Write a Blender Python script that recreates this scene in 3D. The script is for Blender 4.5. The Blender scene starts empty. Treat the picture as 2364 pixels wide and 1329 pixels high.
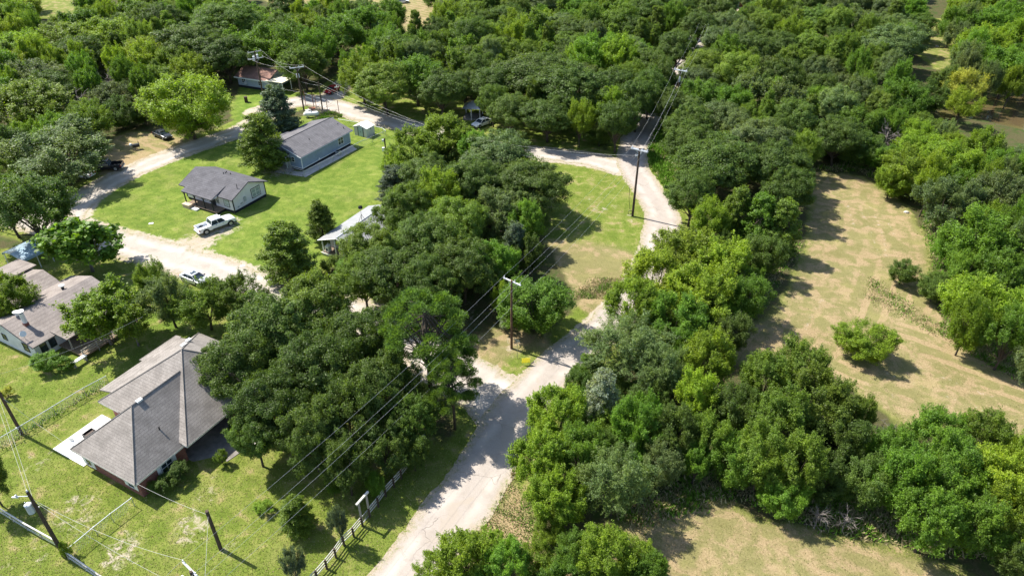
import bpy, math, random
import numpy as np
from mathutils import Vector, Matrix
rng = np.random.default_rng(7); random.seed(7)
S = bpy.context.scene; COL = S.collection
R = math.radians
# ---------------------------------------------------------------- camera geometry (measured from the photograph)
CH, PITCH, FPX, PW, PH = 54.5, R(34.4), 1642.0, 2364, 1329
_fw = np.array([0, math.cos(PITCH), -math.sin(PITCH)]); _up = np.array([0, math.sin(PITCH), math.cos(PITCH)])
def at(px, py, z=0.0):
    d = _fw*FPX + np.array([1., 0, 0])*(px-PW/2) - _up*(py-PH/2)
    t = (CH-z)/-d[2]
    return np.array([0, 0, CH]) + t*d
def depth(p): return float((np.array(p)-[0, 0, CH]) @ _fw)
def to_px(p):
    v = np.array(p, float)-[0, 0, CH]; k = FPX/(v@_fw)
    return PW/2+k*v[0], PH/2-k*(v@_up)
# ---------------------------------------------------------------- object helpers
def tag(o, label=None, cat=None, group=None, kind=None):
    if label: o['label'] = label
    if cat: o['category'] = cat
    if group: o['group'] = group
    if kind: o['kind'] = kind
    return o
def empty(name, loc, rz=0.0, label=None, cat=None, group=None):
    o = bpy.data.objects.new(name, None); COL.objects.link(o)
    o.location = tuple(loc); o.rotation_euler = (0, 0, rz); o.empty_display_size = .2
    return tag(o, label, cat, group)
def copy_tree(o, parent=None):
    c = o.copy(); COL.objects.link(c)
    if parent: c.parent = parent
    for ch in [x for x in COL.objects if x.parent == o]: copy_tree(ch, c)
    return c
class MB:
    def __init__(s): s.v = []; s.f = []
    def add(s, vs, fs):
        b = len(s.v); s.v += [tuple(map(float, v)) for v in vs]; s.f += [tuple(i+b for i in f) for f in fs]; return s
    def box(s, x0, x1, y0, y1, z0, z1, M=None):
        vs = [(x, y, z) for z in (z0, z1) for x, y in ((x0, y0), (x1, y0), (x1, y1), (x0, y1))]
        if M is not None: vs = [tuple(M @ Vector(v)) for v in vs]
        return s.add(vs, [(3, 2, 1, 0), (4, 5, 6, 7), (0, 1, 5, 4), (1, 2, 6, 5), (2, 3, 7, 6), (3, 0, 4, 7)])
    def tube(s, pts, r, n=6, r2=None, cap=True):
        pts = [Vector(p) for p in pts]; m = len(pts); rs = [r+(r2-r)*i/(m-1) for i in range(m)] if r2 is not None else [r]*m
        vs = []; fs = []
        for i, p in enumerate(pts):
            d = (pts[min(i+1, m-1)]-pts[max(i-1, 0)]).normalized()
            a = d.cross(Vector((0, 0, 1)) if abs(d.z) < .9 else Vector((1, 0, 0))).normalized(); b = d.cross(a)
            for k in range(n):
                t = 2*math.pi*k/n; vs.append(p+(a*math.cos(t)+b*math.sin(t))*rs[i])
        for i in range(m-1):
            for k in range(n): fs.append((i*n+k, i*n+(k+1) % n, (i+1)*n+(k+1) % n, (i+1)*n+k))
        if cap: fs += [tuple(range(n))[::-1], tuple((m-1)*n+k for k in range(n))]
        return s.add(vs, fs)
    def prism(s, pts, z0, z1):
        n = len(pts); vs = [(p[0], p[1], z0) for p in pts]+[(p[0], p[1], z1) for p in pts]
        return s.add(vs, [tuple(range(n))[::-1], tuple(range(n, 2*n))]+[(i, (i+1) % n, n+(i+1) % n, n+i) for i in range(n)])
    def slab(s, pts, t=.14):          # a polygon in space with vertical thickness t below it
        n = len(pts); vs = list(pts)+[(p[0], p[1], p[2]-t) for p in pts]
        return s.add(vs, [tuple(range(n)), tuple(range(n, 2*n))[::-1]]+[(n+i, n+(i+1) % n, (i+1) % n, i) for i in range(n)])
    def extrude(s, pts, axis, a0, a1):  # profile in the plane normal to axis 'x' or 'y'
        n = len(pts); g = (lambda p, a: (a, p[0], p[1])) if axis == 'x' else (lambda p, a: (p[0], a, p[1]))
        vs = [g(p, a0) for p in pts]+[g(p, a1) for p in pts]
        return s.add(vs, [tuple(range(n))[::-1], tuple(range(n, 2*n))]+[(i, (i+1) % n, n+(i+1) % n, n+i) for i in range(n)])
    def ball(s, c, r, n=10, m=6, sq=(1, 1, 1)):
        vs = [(c[0], c[1], c[2]-r*sq[2])]; fs = []
        for i in range(1, m):
            a = -math.pi/2+math.pi*i/m
            for k in range(n):
                t = 2*math.pi*k/n; vs.append((c[0]+r*sq[0]*math.cos(a)*math.cos(t), c[1]+r*sq[1]*math.cos(a)*math.sin(t), c[2]+r*sq[2]*math.sin(a)))
        vs.append((c[0], c[1], c[2]+r*sq[2])); L = len(vs)-1
        for k in range(n): fs.append((0, 1+(k+1) % n, 1+k)); fs.append((L, L-n+k, L-n+(k+1) % n))
        for i in range(m-2):
            for k in range(n): a = 1+i*n; fs.append((a+k, a+(k+1) % n, a+n+(k+1) % n, a+n+k))
        return s.add(vs, fs)
    def loft(s, secs, close=True):
        n = len(secs[0]); vs = [p for q in secs for p in q]; fs = []
        for i in range(len(secs)-1):
            for k in range(n if close else n-1): fs.append((i*n+k, i*n+(k+1) % n, (i+1)*n+(k+1) % n, (i+1)*n+k))
        fs += [tuple(range(n))[::-1], tuple((len(secs)-1)*n+k for k in range(n))]
        return s.add(vs, fs)
    def build(s, name, m, parent=None, smooth=False, bevel=0):
        me = bpy.data.meshes.new(name); me.from_pydata(s.v, [], s.f)
        o = bpy.data.objects.new(name, me); COL.objects.link(o)
        if m: me.materials.append(m)
        import bmesh
        bm = bmesh.new(); bm.from_mesh(me); bmesh.ops.recalc_face_normals(bm, faces=bm.faces); bm.to_mesh(me); bm.free()
        if smooth:
            for p in me.polygons: p.use_smooth = True
        if bevel:
            b = o.modifiers.new('bevel', 'BEVEL'); b.width = bevel; b.segments = 2; b.limit_method = 'ANGLE'
        if parent: o.parent = parent
        return o
# ---------------------------------------------------------------- materials
def newmat(name):
    m = bpy.data.materials.new(name); m.use_nodes = True; nt = m.node_tree
    return m, nt, nt.nodes['Principled BSDF'], nt.nodes['Material Output']
class N:                                # tiny node shorthand
    def __init__(s, nt): s.nt = nt
    def n(s, t, **kw):
        x = s.nt.nodes.new(t)
        for k, v in kw.items():
            if k[0] == '_': setattr(x, k[1:], v)
            else: s.set(x, k, v)
        return x
    def set(s, x, k, v):
        i = x.inputs[int(k[1:])] if k[0] == 'i' and k[1:].isdigit() else x.inputs[k.replace('_', ' ')]
        if isinstance(v, bpy.types.NodeSocket): s.nt.links.new(v, i)
        else: i.default_value = v
    def noise(s, vec, scale, detail=4, rough=.55, dist=0.):
        return s.n('ShaderNodeTexNoise', Vector=vec, Scale=scale, Detail=detail, Roughness=rough, Distortion=dist).outputs[0]
    def ramp(s, fac, a, b, c0=(0, 0, 0, 1), c1=(1, 1, 1, 1)):
        x = s.n('ShaderNodeMapRange', i0=fac, i1=a, i2=b, i3=0., i4=1.); x.clamp = True; return x.outputs[0]
    def mix(s, f, a, b, mode='MIX'):
        x = s.nt.nodes.new('ShaderNodeMix'); x.data_type = 'RGBA'; x.blend_type = mode
        for i, v in ((0, f), (6, a), (7, b)):
            if isinstance(v, bpy.types.NodeSocket): s.nt.links.new(v, x.inputs[i])
            else: x.inputs[i].default_value = v if i == 0 else (*v[:3], 1)
        return x.outputs[2]
    def math(s, op, a, b=0.):
        x = s.n('ShaderNodeMath', _operation=op, i0=a, i1=b); return x.outputs[0]
    def bump(s, h, strength, dist=.1):
        return s.n('ShaderNodeBump', Height=h, Strength=strength, Distance=dist).outputs[0]
def coords(k, kind='Object'):
    return k.n('ShaderNodeTexCoord').outputs[kind]
def mat(name, col, rough=.6, metal=0., var=.15, scale=3., bump=0., spec=.4, dirt=None):
    m, nt, b, out = newmat(name); k = N(nt); v = coords(k)
    f = k.noise(v, scale, 5)
    c = k.mix(k.ramp(f, .3, .7), [x*(1-var) for x in col], [min(1, x*(1+var)) for x in col])
    if dirt: c = k.mix(k.ramp(k.noise(v, scale*.35, 6, .65), .5, .75), c, dirt)
    k.set(b, 'Base Color', c); b.inputs['Roughness'].default_value = rough; b.inputs['Metallic'].default_value = metal
    b.inputs['Specular IOR Level'].default_value = spec
    if bump: k.set(b, 'Normal', k.bump(k.noise(v, scale*6, 4), bump, .03))
    return m
def shingles(name, c0, c1, c2, rowscale=7., bump=.5):
    m, nt, b, out = newmat(name); k = N(nt); v = coords(k)
    sp = k.n('ShaderNodeSeparateXYZ', Vector=v).outputs
    u = k.math('ADD', sp[0], sp[1])
    vec = k.n('ShaderNodeCombineXYZ', X=u, Y=sp[2]).outputs[0]
    br = k.n('ShaderNodeTexBrick', Vector=vec, Color1=(*c0, 1), Color2=(*c1, 1), Mortar=(*c2, 1), Scale=1., Mortar_Size=.016, Mortar_Smooth=.3, Bias=0., Brick_Width=.42, Row_Height=1/rowscale)
    br.offset = .37
    n1 = k.noise(v, 14, 5, .7); n2 = k.noise(v, .7, 4)
    c = k.mix(k.ramp(n1, .3, .75), br.outputs[0], [x*1.5 for x in c1]); 
    c = k.mix(k.math('MULTIPLY', k.ramp(n2, .4, .7), .5), c, [x*.68 for x in c0]); c = k.mix(k.math('MULTIPLY', k.ramp(k.noise(v, 2.2, 6, .7), .55, .75), .4), c, [x*1.25 for x in c1])
    k.set(b, 'Base Color', c); b.inputs['Roughness'].default_value = .9; b.inputs['Specular IOR Level'].default_value = .2
    k.set(b, 'Normal', k.bump(br.outputs[1], -bump, .03))
    return m
def brickwall(name):
    m, nt, b, out = newmat(name); k = N(nt); v = coords(k); sp = k.n('ShaderNodeSeparateXYZ', Vector=v).outputs
    vec = k.n('ShaderNodeCombineXYZ', X=k.math('ADD', sp[0], sp[1]), Y=sp[2]).outputs[0]
    br = k.n('ShaderNodeTexBrick', Vector=vec, Color1=(.24, .055, .04, 1), Color2=(.17, .04, .03, 1), Mortar=(.3, .24, .2, 1), Scale=1., Mortar_Size=.008, Brick_Width=.23, Row_Height=.075)
    c = k.mix(k.ramp(k.noise(v, 2, 5), .4, .8), br.outputs[0], (.13, .035, .03))
    k.set(b, 'Base Color', c); b.inputs['Roughness'].default_value = .85; k.set(b, 'Normal', k.bump(br.outputs[1], -.4, .01)); return m
def ribbed(name, col, freq, axis=2, metal=0., rough=.6, var=.1, dirt=None, depth=.02):
    m, nt, b, out = newmat(name); k = N(nt); v = coords(k); sp = k.n('ShaderNodeSeparateXYZ', Vector=v).outputs
    fr = k.math('FRACT', k.math('MULTIPLY', sp[axis], freq)); n = k.noise(v, 1.3, 6, .65)
    c = k.mix(k.ramp(n, .35, .7), [x*(1-var) for x in col], [min(1, x*(1+var)) for x in col])
    if dirt: c = k.mix(k.math('MULTIPLY', k.ramp(k.noise(v, .9, 6, .7), .48, .75), .8), c, dirt)
    k.set(b, 'Base Color', c); b.inputs['Roughness'].default_value = rough; b.inputs['Metallic'].default_value = metal
    k.set(b, 'Normal', k.bump(fr, .6, depth)); return m
def glass(name, col=(.02, .03, .04)):
    m, nt, b, out = newmat(name); k = N(nt); v = coords(k)
    c = k.mix(k.ramp(k.noise(v, 2.5, 2), .4, .7), col, [x*2.2 for x in col])
    k.set(b, 'Base Color', c); b.inputs['Roughness'].default_value = .06; b.inputs['Specular IOR Level'].default_value = .7; return m
M = {}
M['grey_shingle'] = shingles('grey_shingle', (.165, .148, .132), (.245, .222, .202), (.045, .04, .036), 5.5, .9)
M['charcoal_shingle'] = shingles('charcoal_shingle', (.075, .073, .08), (.11, .107, .115), (.035, .035, .04), 8)
M['slate_shingle'] = shingles('slate_shingle', (.105, .1, .107), (.14, .135, .14), (.05, .05, .055), 9)
M['brown_shingle'] = shingles('brown_shingle', (.19, .16, .145), (.235, .205, .185), (.08, .07, .065), 6)
M['red_shingle'] = shingles('red_shingle', (.2, .11, .085), (.25, .15, .12), (.09, .05, .04), 6)
M['brick'] = brickwall('brick')
M['white_siding'] = ribbed('white_siding', (.73, .695, .74), 5.0, 2, depth=.015, var=.05)
M['blue_siding'] = ribbed('blue_siding', (.27, .34, .46), 5.0, 2, depth=.015, var=.1, dirt=(.22, .28, .33))
M['pale_siding'] = ribbed('pale_siding', (.66, .66, .71), 2.4, 0, depth=.02, var=.1, dirt=(.4, .45, .46))
M['grey_siding'] = ribbed('grey_siding', (.42, .44, .45), 4.0, 2, depth=.02)
M['far_siding'] = ribbed('far_siding', (.42, .48, .55), 4.0, 2, depth=.02)
M['shed_metal'] = ribbed('shed_metal', (.6, .6, .61), 6.0, 0, rough=.45, depth=.02)
M['shed_door'] = ribbed('shed_door', (.42, .53, .55), 5.0, 0, rough=.45, depth=.02)
M['metal_roof'] = ribbed('metal_roof', (.29, .29, .29), 4.0, 2, rough=.5, metal=.0, dirt=(.22, .24, .23))
M['blue_metal'] = ribbed('blue_metal', (.30, .42, .52), 4.0, 0, rough=.35, metal=.3, dirt=(.42, .43, .42))
M['white_paint'] = mat('white_paint', (.78, .78, .76), .5, var=.05)
M['white_rail'] = mat('white_rail', (.62, .60, .55), .7, var=.18, scale=5, dirt=(.38, .34, .28))
M['black_trim'] = mat('black_trim', (.02, .022, .028), .6)
M['dark_skirt'] = mat('dark_skirt', (.018, .02, .026), .8)
M['glass'] = glass('glass')
M['blind'] = mat('blind', (.42, .46, .45), .3, var=.1)
M['pale_blind'] = mat('pale_blind', (.30, .35, .35), .3, var=.06)
M['wood'] = mat('wood', (.22, .16, .11), .85, var=.3, scale=6, bump=.3)
M['new_wood'] = mat('new_wood', (.55, .42, .30), .8, var=.2, scale=6)
M['grey_wood'] = mat('grey_wood', (.36, .33, .29), .85, var=.25, scale=7, bump=.3)
M['pole_wood'] = mat('pole_wood', (.075, .052, .038), .9, var=.35, scale=4, bump=.4)
M['brown_pole'] = mat('brown_pole', (.14, .08, .05), .9, var=.3, scale=4, bump=.4)
M['steel'] = mat('steel', (.45, .47, .49), .4, .6, var=.12)
M['pale_steel'] = mat('pale_steel', (.62, .64, .66), .45, .2, var=.1)
M['wire'] = mat('wire', (.58, .57, .55), .5, .2, var=.05)
M['dark_wire'] = mat('dark_wire', (.03, .03, .032), .5, var=.05)
M['concrete'] = mat('concrete', (.50, .47, .43), .9, var=.16, scale=1.5, bump=.15, dirt=(.36, .33, .29))
M['white_concrete'] = mat('white_concrete', (.78, .76, .72), .9, var=.06, scale=1.5, bump=.1, dirt=(.62, .6, .56))
M['old_concrete'] = mat('old_concrete', (.22, .2, .18), .9, var=.25, scale=1.5, bump=.2, dirt=(.1, .09, .075))
M['rubber'] = mat('rubber', (.016, .016, .017), .8)
M['car_white'] = mat('car_white', (.80, .81, .81), .22, var=.02, spec=.6)
M['car_silver'] = mat('car_silver', (.55, .57, .6), .28, .3, var=.03)
M['car_red'] = mat('car_red', (.36, .012, .02), .25, var=.06, spec=.6)
M['car_black'] = mat('car_black', (.02, .022, .026), .25, var=.1, spec=.6)
M['lamp_red'] = mat('lamp_red', (.4, .02, .02), .3)
M['lamp_clear'] = mat('lamp_clear', (.7, .72, .74), .15)
m, nt, b, out = newmat('yellow_sign'); k = N(nt); b.inputs['Base Color'].default_value = (.9, .85, .15, 1)
nt.links.new(k.n('ShaderNodeMixShader', i0=.6, i1=b.outputs[0], i2=k.n('ShaderNodeBsdfTranslucent', Color=(.95, .9, .2, 1)).outputs[0]).outputs[0], out.inputs[0]); M['yellow_sign'] = m
M['sign_green'] = mat('sign_green', (.10, .13, .12), .4)
M['rust'] = mat('rust', (.28, .10, .05), .85, var=.4, scale=5)
M['stone'] = mat('stone', (.55, .5, .44), .9, var=.2, scale=4)
M['insulator'] = mat('insulator', (.72, .72, .74), .3, var=.05)
M['transformer'] = mat('transformer', (.52, .57, .62), .4, .1, var=.06)
M['bark'] = mat('bark', (.085, .066, .05), .95, var=.35, scale=5, bump=.5)
M['grey_bark'] = mat('grey_bark', (.19, .165, .15), .95, var=.3, scale=5, bump=.4)
M['black_plastic'] = mat('black_plastic', (.02, .02, .022), .6)
M['brown_plastic'] = mat('brown_plastic', (.06, .035, .025), .6)
M['red_box'] = mat('red_box', (.4, .03, .03), .5)
# ---------------------------------------------------------------- ground and its zones
def P2(pts, z=0.): return np.array([at(x, y, z)[:2] for x, y in pts])
def seg_dist(X, Y, a, b):
    d = b-a; L = d@d+1e-9; t = np.clip(((X-a[0])*d[0]+(Y-a[1])*d[1])/L, 0, 1)
    return np.hypot(X-a[0]-t*d[0], Y-a[1]-t*d[1])
def poly_sd(X, Y, P):                  # signed distance, positive inside
    ins = np.zeros(X.shape, bool); D = np.full(X.shape, 1e9); n = len(P)
    for i in range(n):
        a, b = P[i], P[(i+1) % n]; D = np.minimum(D, seg_dist(X, Y, a, b))
        c = (a[1] > Y) != (b[1] > Y)
        with np.errstate(divide='ignore', invalid='ignore'): xx = (b[0]-a[0])*(Y-a[1])/(b[1]-a[1]+1e-12)+a[0]
        ins ^= c & (X < xx)
    return np.where(ins, D, -D)
def line_d(X, Y, P): 
    D = np.full(X.shape, 1e9)
    for a, b in zip(P[:-1], P[1:]): D = np.minimum(D, seg_dist(X, Y, a, b))
    return D
def smooth01(x): x = np.clip(x, 0, 1); return x*x*(3-2*x)
def catmull(P, W, step=.6):
    P = np.array(P); W = np.array(W, float); out = []; w = []
    for i in range(len(P)-1):
        p0, p1, p2, p3 = P[max(i-1, 0)], P[i], P[i+1], P[min(i+2, len(P)-1)]
        n = max(2, int(np.linalg.norm(p2-p1)/step))
        for t in np.arange(n)/n:
            out.append(.5*((2*p1)+(-p0+p2)*t+(2*p0-5*p1+4*p2-p3)*t*t+(-p0+3*p1-3*p2+p3)*t**3)); w.append(W[i]+(W[i+1]-W[i])*t)
    return np.array(out+[P[-1]]), np.array(w+[W[-1]])
ROADS = dict(
 asphalt_road=[(880,1420,6.1),(940,1329,6.1),(1052,1178,6.1),(1107,1100,6.2),(1152,1015,6.2),(1195,950,6),(1248,885,5.5),(1325,815,5.2),(1402,745,4.8),(1468,675,4.6),(1508,600,4.8),(1524,545,5.6),(1530,500,5.8),(1497,440,5.1),(1462,388,5.6),(1466,330,5.8),(1500,270,5.6),(1535,205,4.6),(1580,130,4.2),(1640,60,4.2),(1700,10,4.2),(1750,-25,5)],
 gravel_lane=[(1168,925,9),(1120,898,7.5),(1050,855,6.5),(960,800,6),(860,745,6),(740,700,6),(640,672,6),(540,640,6),(430,603,6.2),(330,575,6.4),(240,550,6.4),(150,525,6),(60,500,6),(-60,470,6)],
 gravel_track=[(150,522,5.5),(185,470,5.5),(240,428,5.5),(330,384,5),(420,349,5),(500,322,4.8),(560,300,4.8),(610,268,4.8),(660,240,5)],
 gravel_road=[(600,258,4.5),(660,240,5.5),(720,232,7),(770,244,7),(830,264,6),(910,283,5.8),(1000,306,5.5),(1100,333,5.2),(1200,350,5),(1300,360,5),(1380,372,5.5),(1440,388,6.5)],
 side_drive=[(745,240,5.5),(775,212,4.5),(800,190,4),(830,170,4)],
)
ROADC = {n: catmull([at(x, y)[:2] for x, y, w in L], [w for x, y, w in L]) for n, L in ROADS.items()}
# nonuniform grid, dense where the photograph looks
def axis_pts(lo, hi, d, far_lo, far_hi):
    a = np.arange(lo, hi+1e-6, d); l = lo-np.geomspace(d*2, lo-far_lo, 24)[::-1]; r = hi+np.geomspace(d*2, far_hi-hi, 24)
    return np.concatenate([l, a, r])
gx = axis_pts(-120, 120, .55, -2500, 2500); gy = axis_pts(28, 260, .55, -1500, 4000)
GX, GY = np.meshgrid(gx, gy)
lawn = np.zeros(GX.shape); lush = np.full(GX.shape, .35); dry = np.full(GX.shape, .25); dirt = np.zeros(GX.shape); Z = np.zeros(GX.shape)
def paint(arr, pts, val, soft=1.0, px=True):
    P = P2(pts) if px else np.array(pts)
    m = (GX > P[:, 0].min()-5) & (GX < P[:, 0].max()+5) & (GY > P[:, 1].min()-5) & (GY < P[:, 1].max()+5)
    f = smooth01(poly_sd(GX[m], GY[m], P)/soft*.5+.5); arr[m] = arr[m]*(1-f)+val*f
def stroke(arr, pts, w, val, soft=.6, px=True):
    P = P2(pts) if px else np.array(pts)
    m = (GX > P[:, 0].min()-w-5) & (GX < P[:, 0].max()+w+5) & (GY > P[:, 1].min()-w-5) & (GY < P[:, 1].max()+w+5)
    f = smooth01((w/2-line_d(GX[m], GY[m], P))/soft*.5+.5); arr[m] = arr[m]*(1-f)+val*f
LAWNS = [
 ([(-200,560),(250,588),(450,640),(560,700),(700,860),(900,980),(1060,1040),(1100,1000),(1090,1080),(850,1400),(-200,1400)], .36, .32),
 ([(170,475),(300,395),(420,350),(540,308),(620,290),(700,268),(790,262),(950,302),(1110,352),(940,430),(880,480),(850,560),(740,640),(640,660),(590,648),(430,570),(240,516)], .72, .15),
 ([(1230,366),(1400,398),(1465,450),(1492,515),(1480,580),(1400,590),(1262,560),(1220,480)], .45, .36),
 ([(560,190),(625,200),(700,215),(740,225),(700,236),(640,236),(620,262),(540,290),(530,250)], .95, .05),
 ([(780,215),(830,245),(1000,295),(1100,325),(1400,365),(1380,300),(1100,240),(820,190)], .5, .35),
 ([(250,320),(300,300),(380,310),(470,320),(400,350),(300,388),(240,390),(235,350)], .5, .55),
 ([(1095,790),(1180,755),(1240,770),(1290,815),(1190,895),(1105,862)], .45, .36),
 ([(1490,290),(1560,250),(1560,440),(1540,435),(1470,350)], .55, .25),
 ([(40,-5),(240,-10),(180,45),(90,45)], .3, .4), ([(560,-20),(960,-25),(900,30),(700,40)], .3, .6), ([(870,-25),(1010,-25),(1000,80),(930,70)], .3, .6),
 ([(2115,40),(2205,45),(2205,170),(2160,160),(2120,130)], .35, .42), ([(820,100),(870,100),(850,140),(815,140)], .1, .8),
]
for pts, lu, dr in LAWNS: paint(lawn, pts, 1, 2.); paint(lush, pts, lu, 2.5); paint(dry, pts, dr, 2.5)
HAY = [[(1870,395),(1990,405),(2090,470),(2150,560),(2150,660),(2170,750),(2420,890),(2420,1040),(2250,985),(2100,1000),(1980,910),(1900,840),(1690,830),(1700,770),(1800,700),(1860,560)],
       [(1230,1420),(1250,1300),(1370,1235),(1480,1170),(1600,1120),(1750,1190),(1900,1230),(2100,1270),(2420,1400),(2420,1500)]]
for p in HAY: paint(lawn, p, 1, 2.); paint(lush, p, .12, 2.); paint(dry, p, .53, 2.)
for p, v in (([(1270,560),(1400,575),(1472,592),(1440,660),(1370,730),(1330,690),(1290,610)], .7), ([(1700,760),(1850,790),(1960,860),(1850,840),(1690,840)], .9), ([(2010,640),(2150,720),(2170,760),(2364,880),(2364,920),(2150,800),(2000,720)], .92)):
    paint(lawn, p, 1, 2.); paint(dry, p, v, 3.); paint(lush, p, .1, 2.)
for p in ([(1030,1280),(1180,1090),(1230,1180),(1260,1300),(1150,1300)], [(1100,870),(1070,830),(1110,770),(1180,750),(1200,800)]): paint(lawn, p, 1, 2.); paint(dry, p, .6, 2.)
paint(dry, [(1110,770),(1250,770),(1290,815),(1230,800),(1150,800)], .66, 2.)
paint(dry, [(250,345),(300,352),(420,330),(440,340),(300,395),(240,400)], .9, 3.)
paint(lush, [(0,880),(250,780),(330,760),(420,800),(250,900),(0,1010)], .55, 5.); paint(lush, [(330,720),(460,700),(470,780),(330,790)], .9, 3.)
# bare soil: drive by the pickup, wear by the lanes, patches in the lawns
paint(dirt, [(385,562),(440,540),(470,535),(548,500),(560,520),(500,560),(470,592),(420,590)], .85, 3.)
for x, y, r_, v in [(180,1190,2.2,.75),(95,1060,1.6,.6),(280,1275,1.8,.85),(445,1215,1.6,.9),(480,1140,1.7,.6),(330,1130,1.,.6),(60,1290,2.5,.55),(1385,485,1.2,.75),(1362,463,1.2,.6),(1417,478,.8,.7),(1330,395,.7,.5),(1455,505,1.6,.6),(760,620,1.,.5),(650,640,2.,.6),(640,400,2.,.8),(620,395,1.5,.8),(1187,800,1.6,.7),(2085,490,1.,.4),(530,1262,1.,.6),(700,1260,1.5,.4),(380,1110,1.2,.4),(930,640,3.5,.7),(860,660,3.,.8),(1060,720,3.,.6),(730,262,3.,.7),(760,268,2.5,.6),(1890,400,3.,.6)]:
    c = at(x, y); m = (abs(GX-c[0]) < 4*r_) & (abs(GY-c[1]) < 4*r_); f = smooth01(1.25-np.hypot(GX[m]-c[0], (GY[m]-c[1])*.8)/(r_*1.5)); dirt[m] = np.maximum(dirt[m], f*v*.62)
for pts in ([(1983,470),(2000,510),(2020,560),(2030,590)], [(2008,478),(2030,520),(2042,560),(2046,590)], [(1960,470),(1955,480),(1975,530)], [(1900,690),(1870,730),(1860,760)], [(2050,510),(2064,540)], [(1990,880),(2120,940),(2364,1020)], [(2030,855),(2200,920),(2364,985)], [(2090,835),(2250,900),(2364,945)]):
    stroke(dirt, pts, .5, .6, .5)
stroke(dirt, [(0,1036),(60,1000),(130,957),(200,914),(255,884)], .35, .7, .3)
for n, (P, W) in ROADC.items():
    m = (GX > P[:, 0].min()-9) & (GX < P[:, 0].max()+9) & (GY > P[:, 1].min()-9) & (GY < P[:, 1].max()+9)
    d = line_d(GX[m], GY[m], P[::3] if len(P) > 40 else P); w = W.mean()/2
    k_ = 1.6 if n != 'asphalt_road' else .9
    dirt[m] = np.maximum(dirt[m], smooth01((w+k_-d)/k_*.9)*.9)
    lawn[m] = np.maximum(lawn[m], smooth01((w+4-d)/3.))
# mowing rows: along the tree line in the upper field, straight in the lower ones
_a = at(2010, 885); _b = at(2350, 1015); ROWANG = math.atan2(_b[1]-_a[1], _b[0]-_a[0])
row = -math.sin(ROWANG)*GX+math.cos(ROWANG)*GY
_m = (GX > 15) & (GX < 110) & (GY > 40) & (GY < 150); _e = P2([(1840,330),(1868,420),(1862,540),(1800,660),(1730,760),(1650,840)])
_upf = poly_sd(GX[_m], GY[_m], P2([(1640,850),(1690,740),(1800,600),(1850,300),(2250,300),(2250,700),(2130,730),(2000,755),(1930,830),(1870,860)])) > 0
_r = row[_m]; _r[_upf] = line_d(GX[_m], GY[_m], _e)[_upf]; row[_m] = _r
row[(GX < 22) & (GY < 125)] = .9
# ponds: the bed is pressed below the water
POND = [[(2225,235),(2300,222),(2420,215),(2420,310),(2340,290),(2280,275),(2225,268),(2180,275),(2170,255)]]
for p in POND:
    P = P2(p); m = (GX > P[:, 0].min()-8) & (GX < P[:, 0].max()+8) & (GY > P[:, 1].min()-8) & (GY < P[:, 1].max()+8)
    sd = poly_sd(GX[m], GY[m], P); Z[m] = -1.3*smooth01((sd+1.5)/4); dirt[m] = np.maximum(dirt[m], smooth01((sd+1)/2)*.5)
def grid_obj(name, X, Y, Zz, attrs, m):
    h, w = X.shape; me = bpy.data.meshes.new(name); nv = h*w
    co = np.stack([X, Y, Zz], -1).reshape(-1, 3).astype('f'); me.vertices.add(nv); me.vertices.foreach_set('co', co.ravel())
    i = np.arange(nv).reshape(h, w); q = np.stack([i[:-1, :-1], i[:-1, 1:], i[1:, 1:], i[1:, :-1]], -1).reshape(-1, 4)
    me.loops.add(q.size); me.loops.foreach_set('vertex_index', q.ravel().astype('i')); me.polygons.add(len(q)); me.polygons.foreach_set('loop_start', np.arange(0, q.size, 4, dtype='i'))
    for k_, a in attrs.items():
        at_ = me.attributes.new(k_, 'FLOAT', 'POINT'); at_.data.foreach_set('value', a.ravel().astype('f'))
    me.update(calc_edges=True); me.validate(); me.materials.append(m)
    o = bpy.data.objects.new(name, me); COL.objects.link(o); return o
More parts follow.
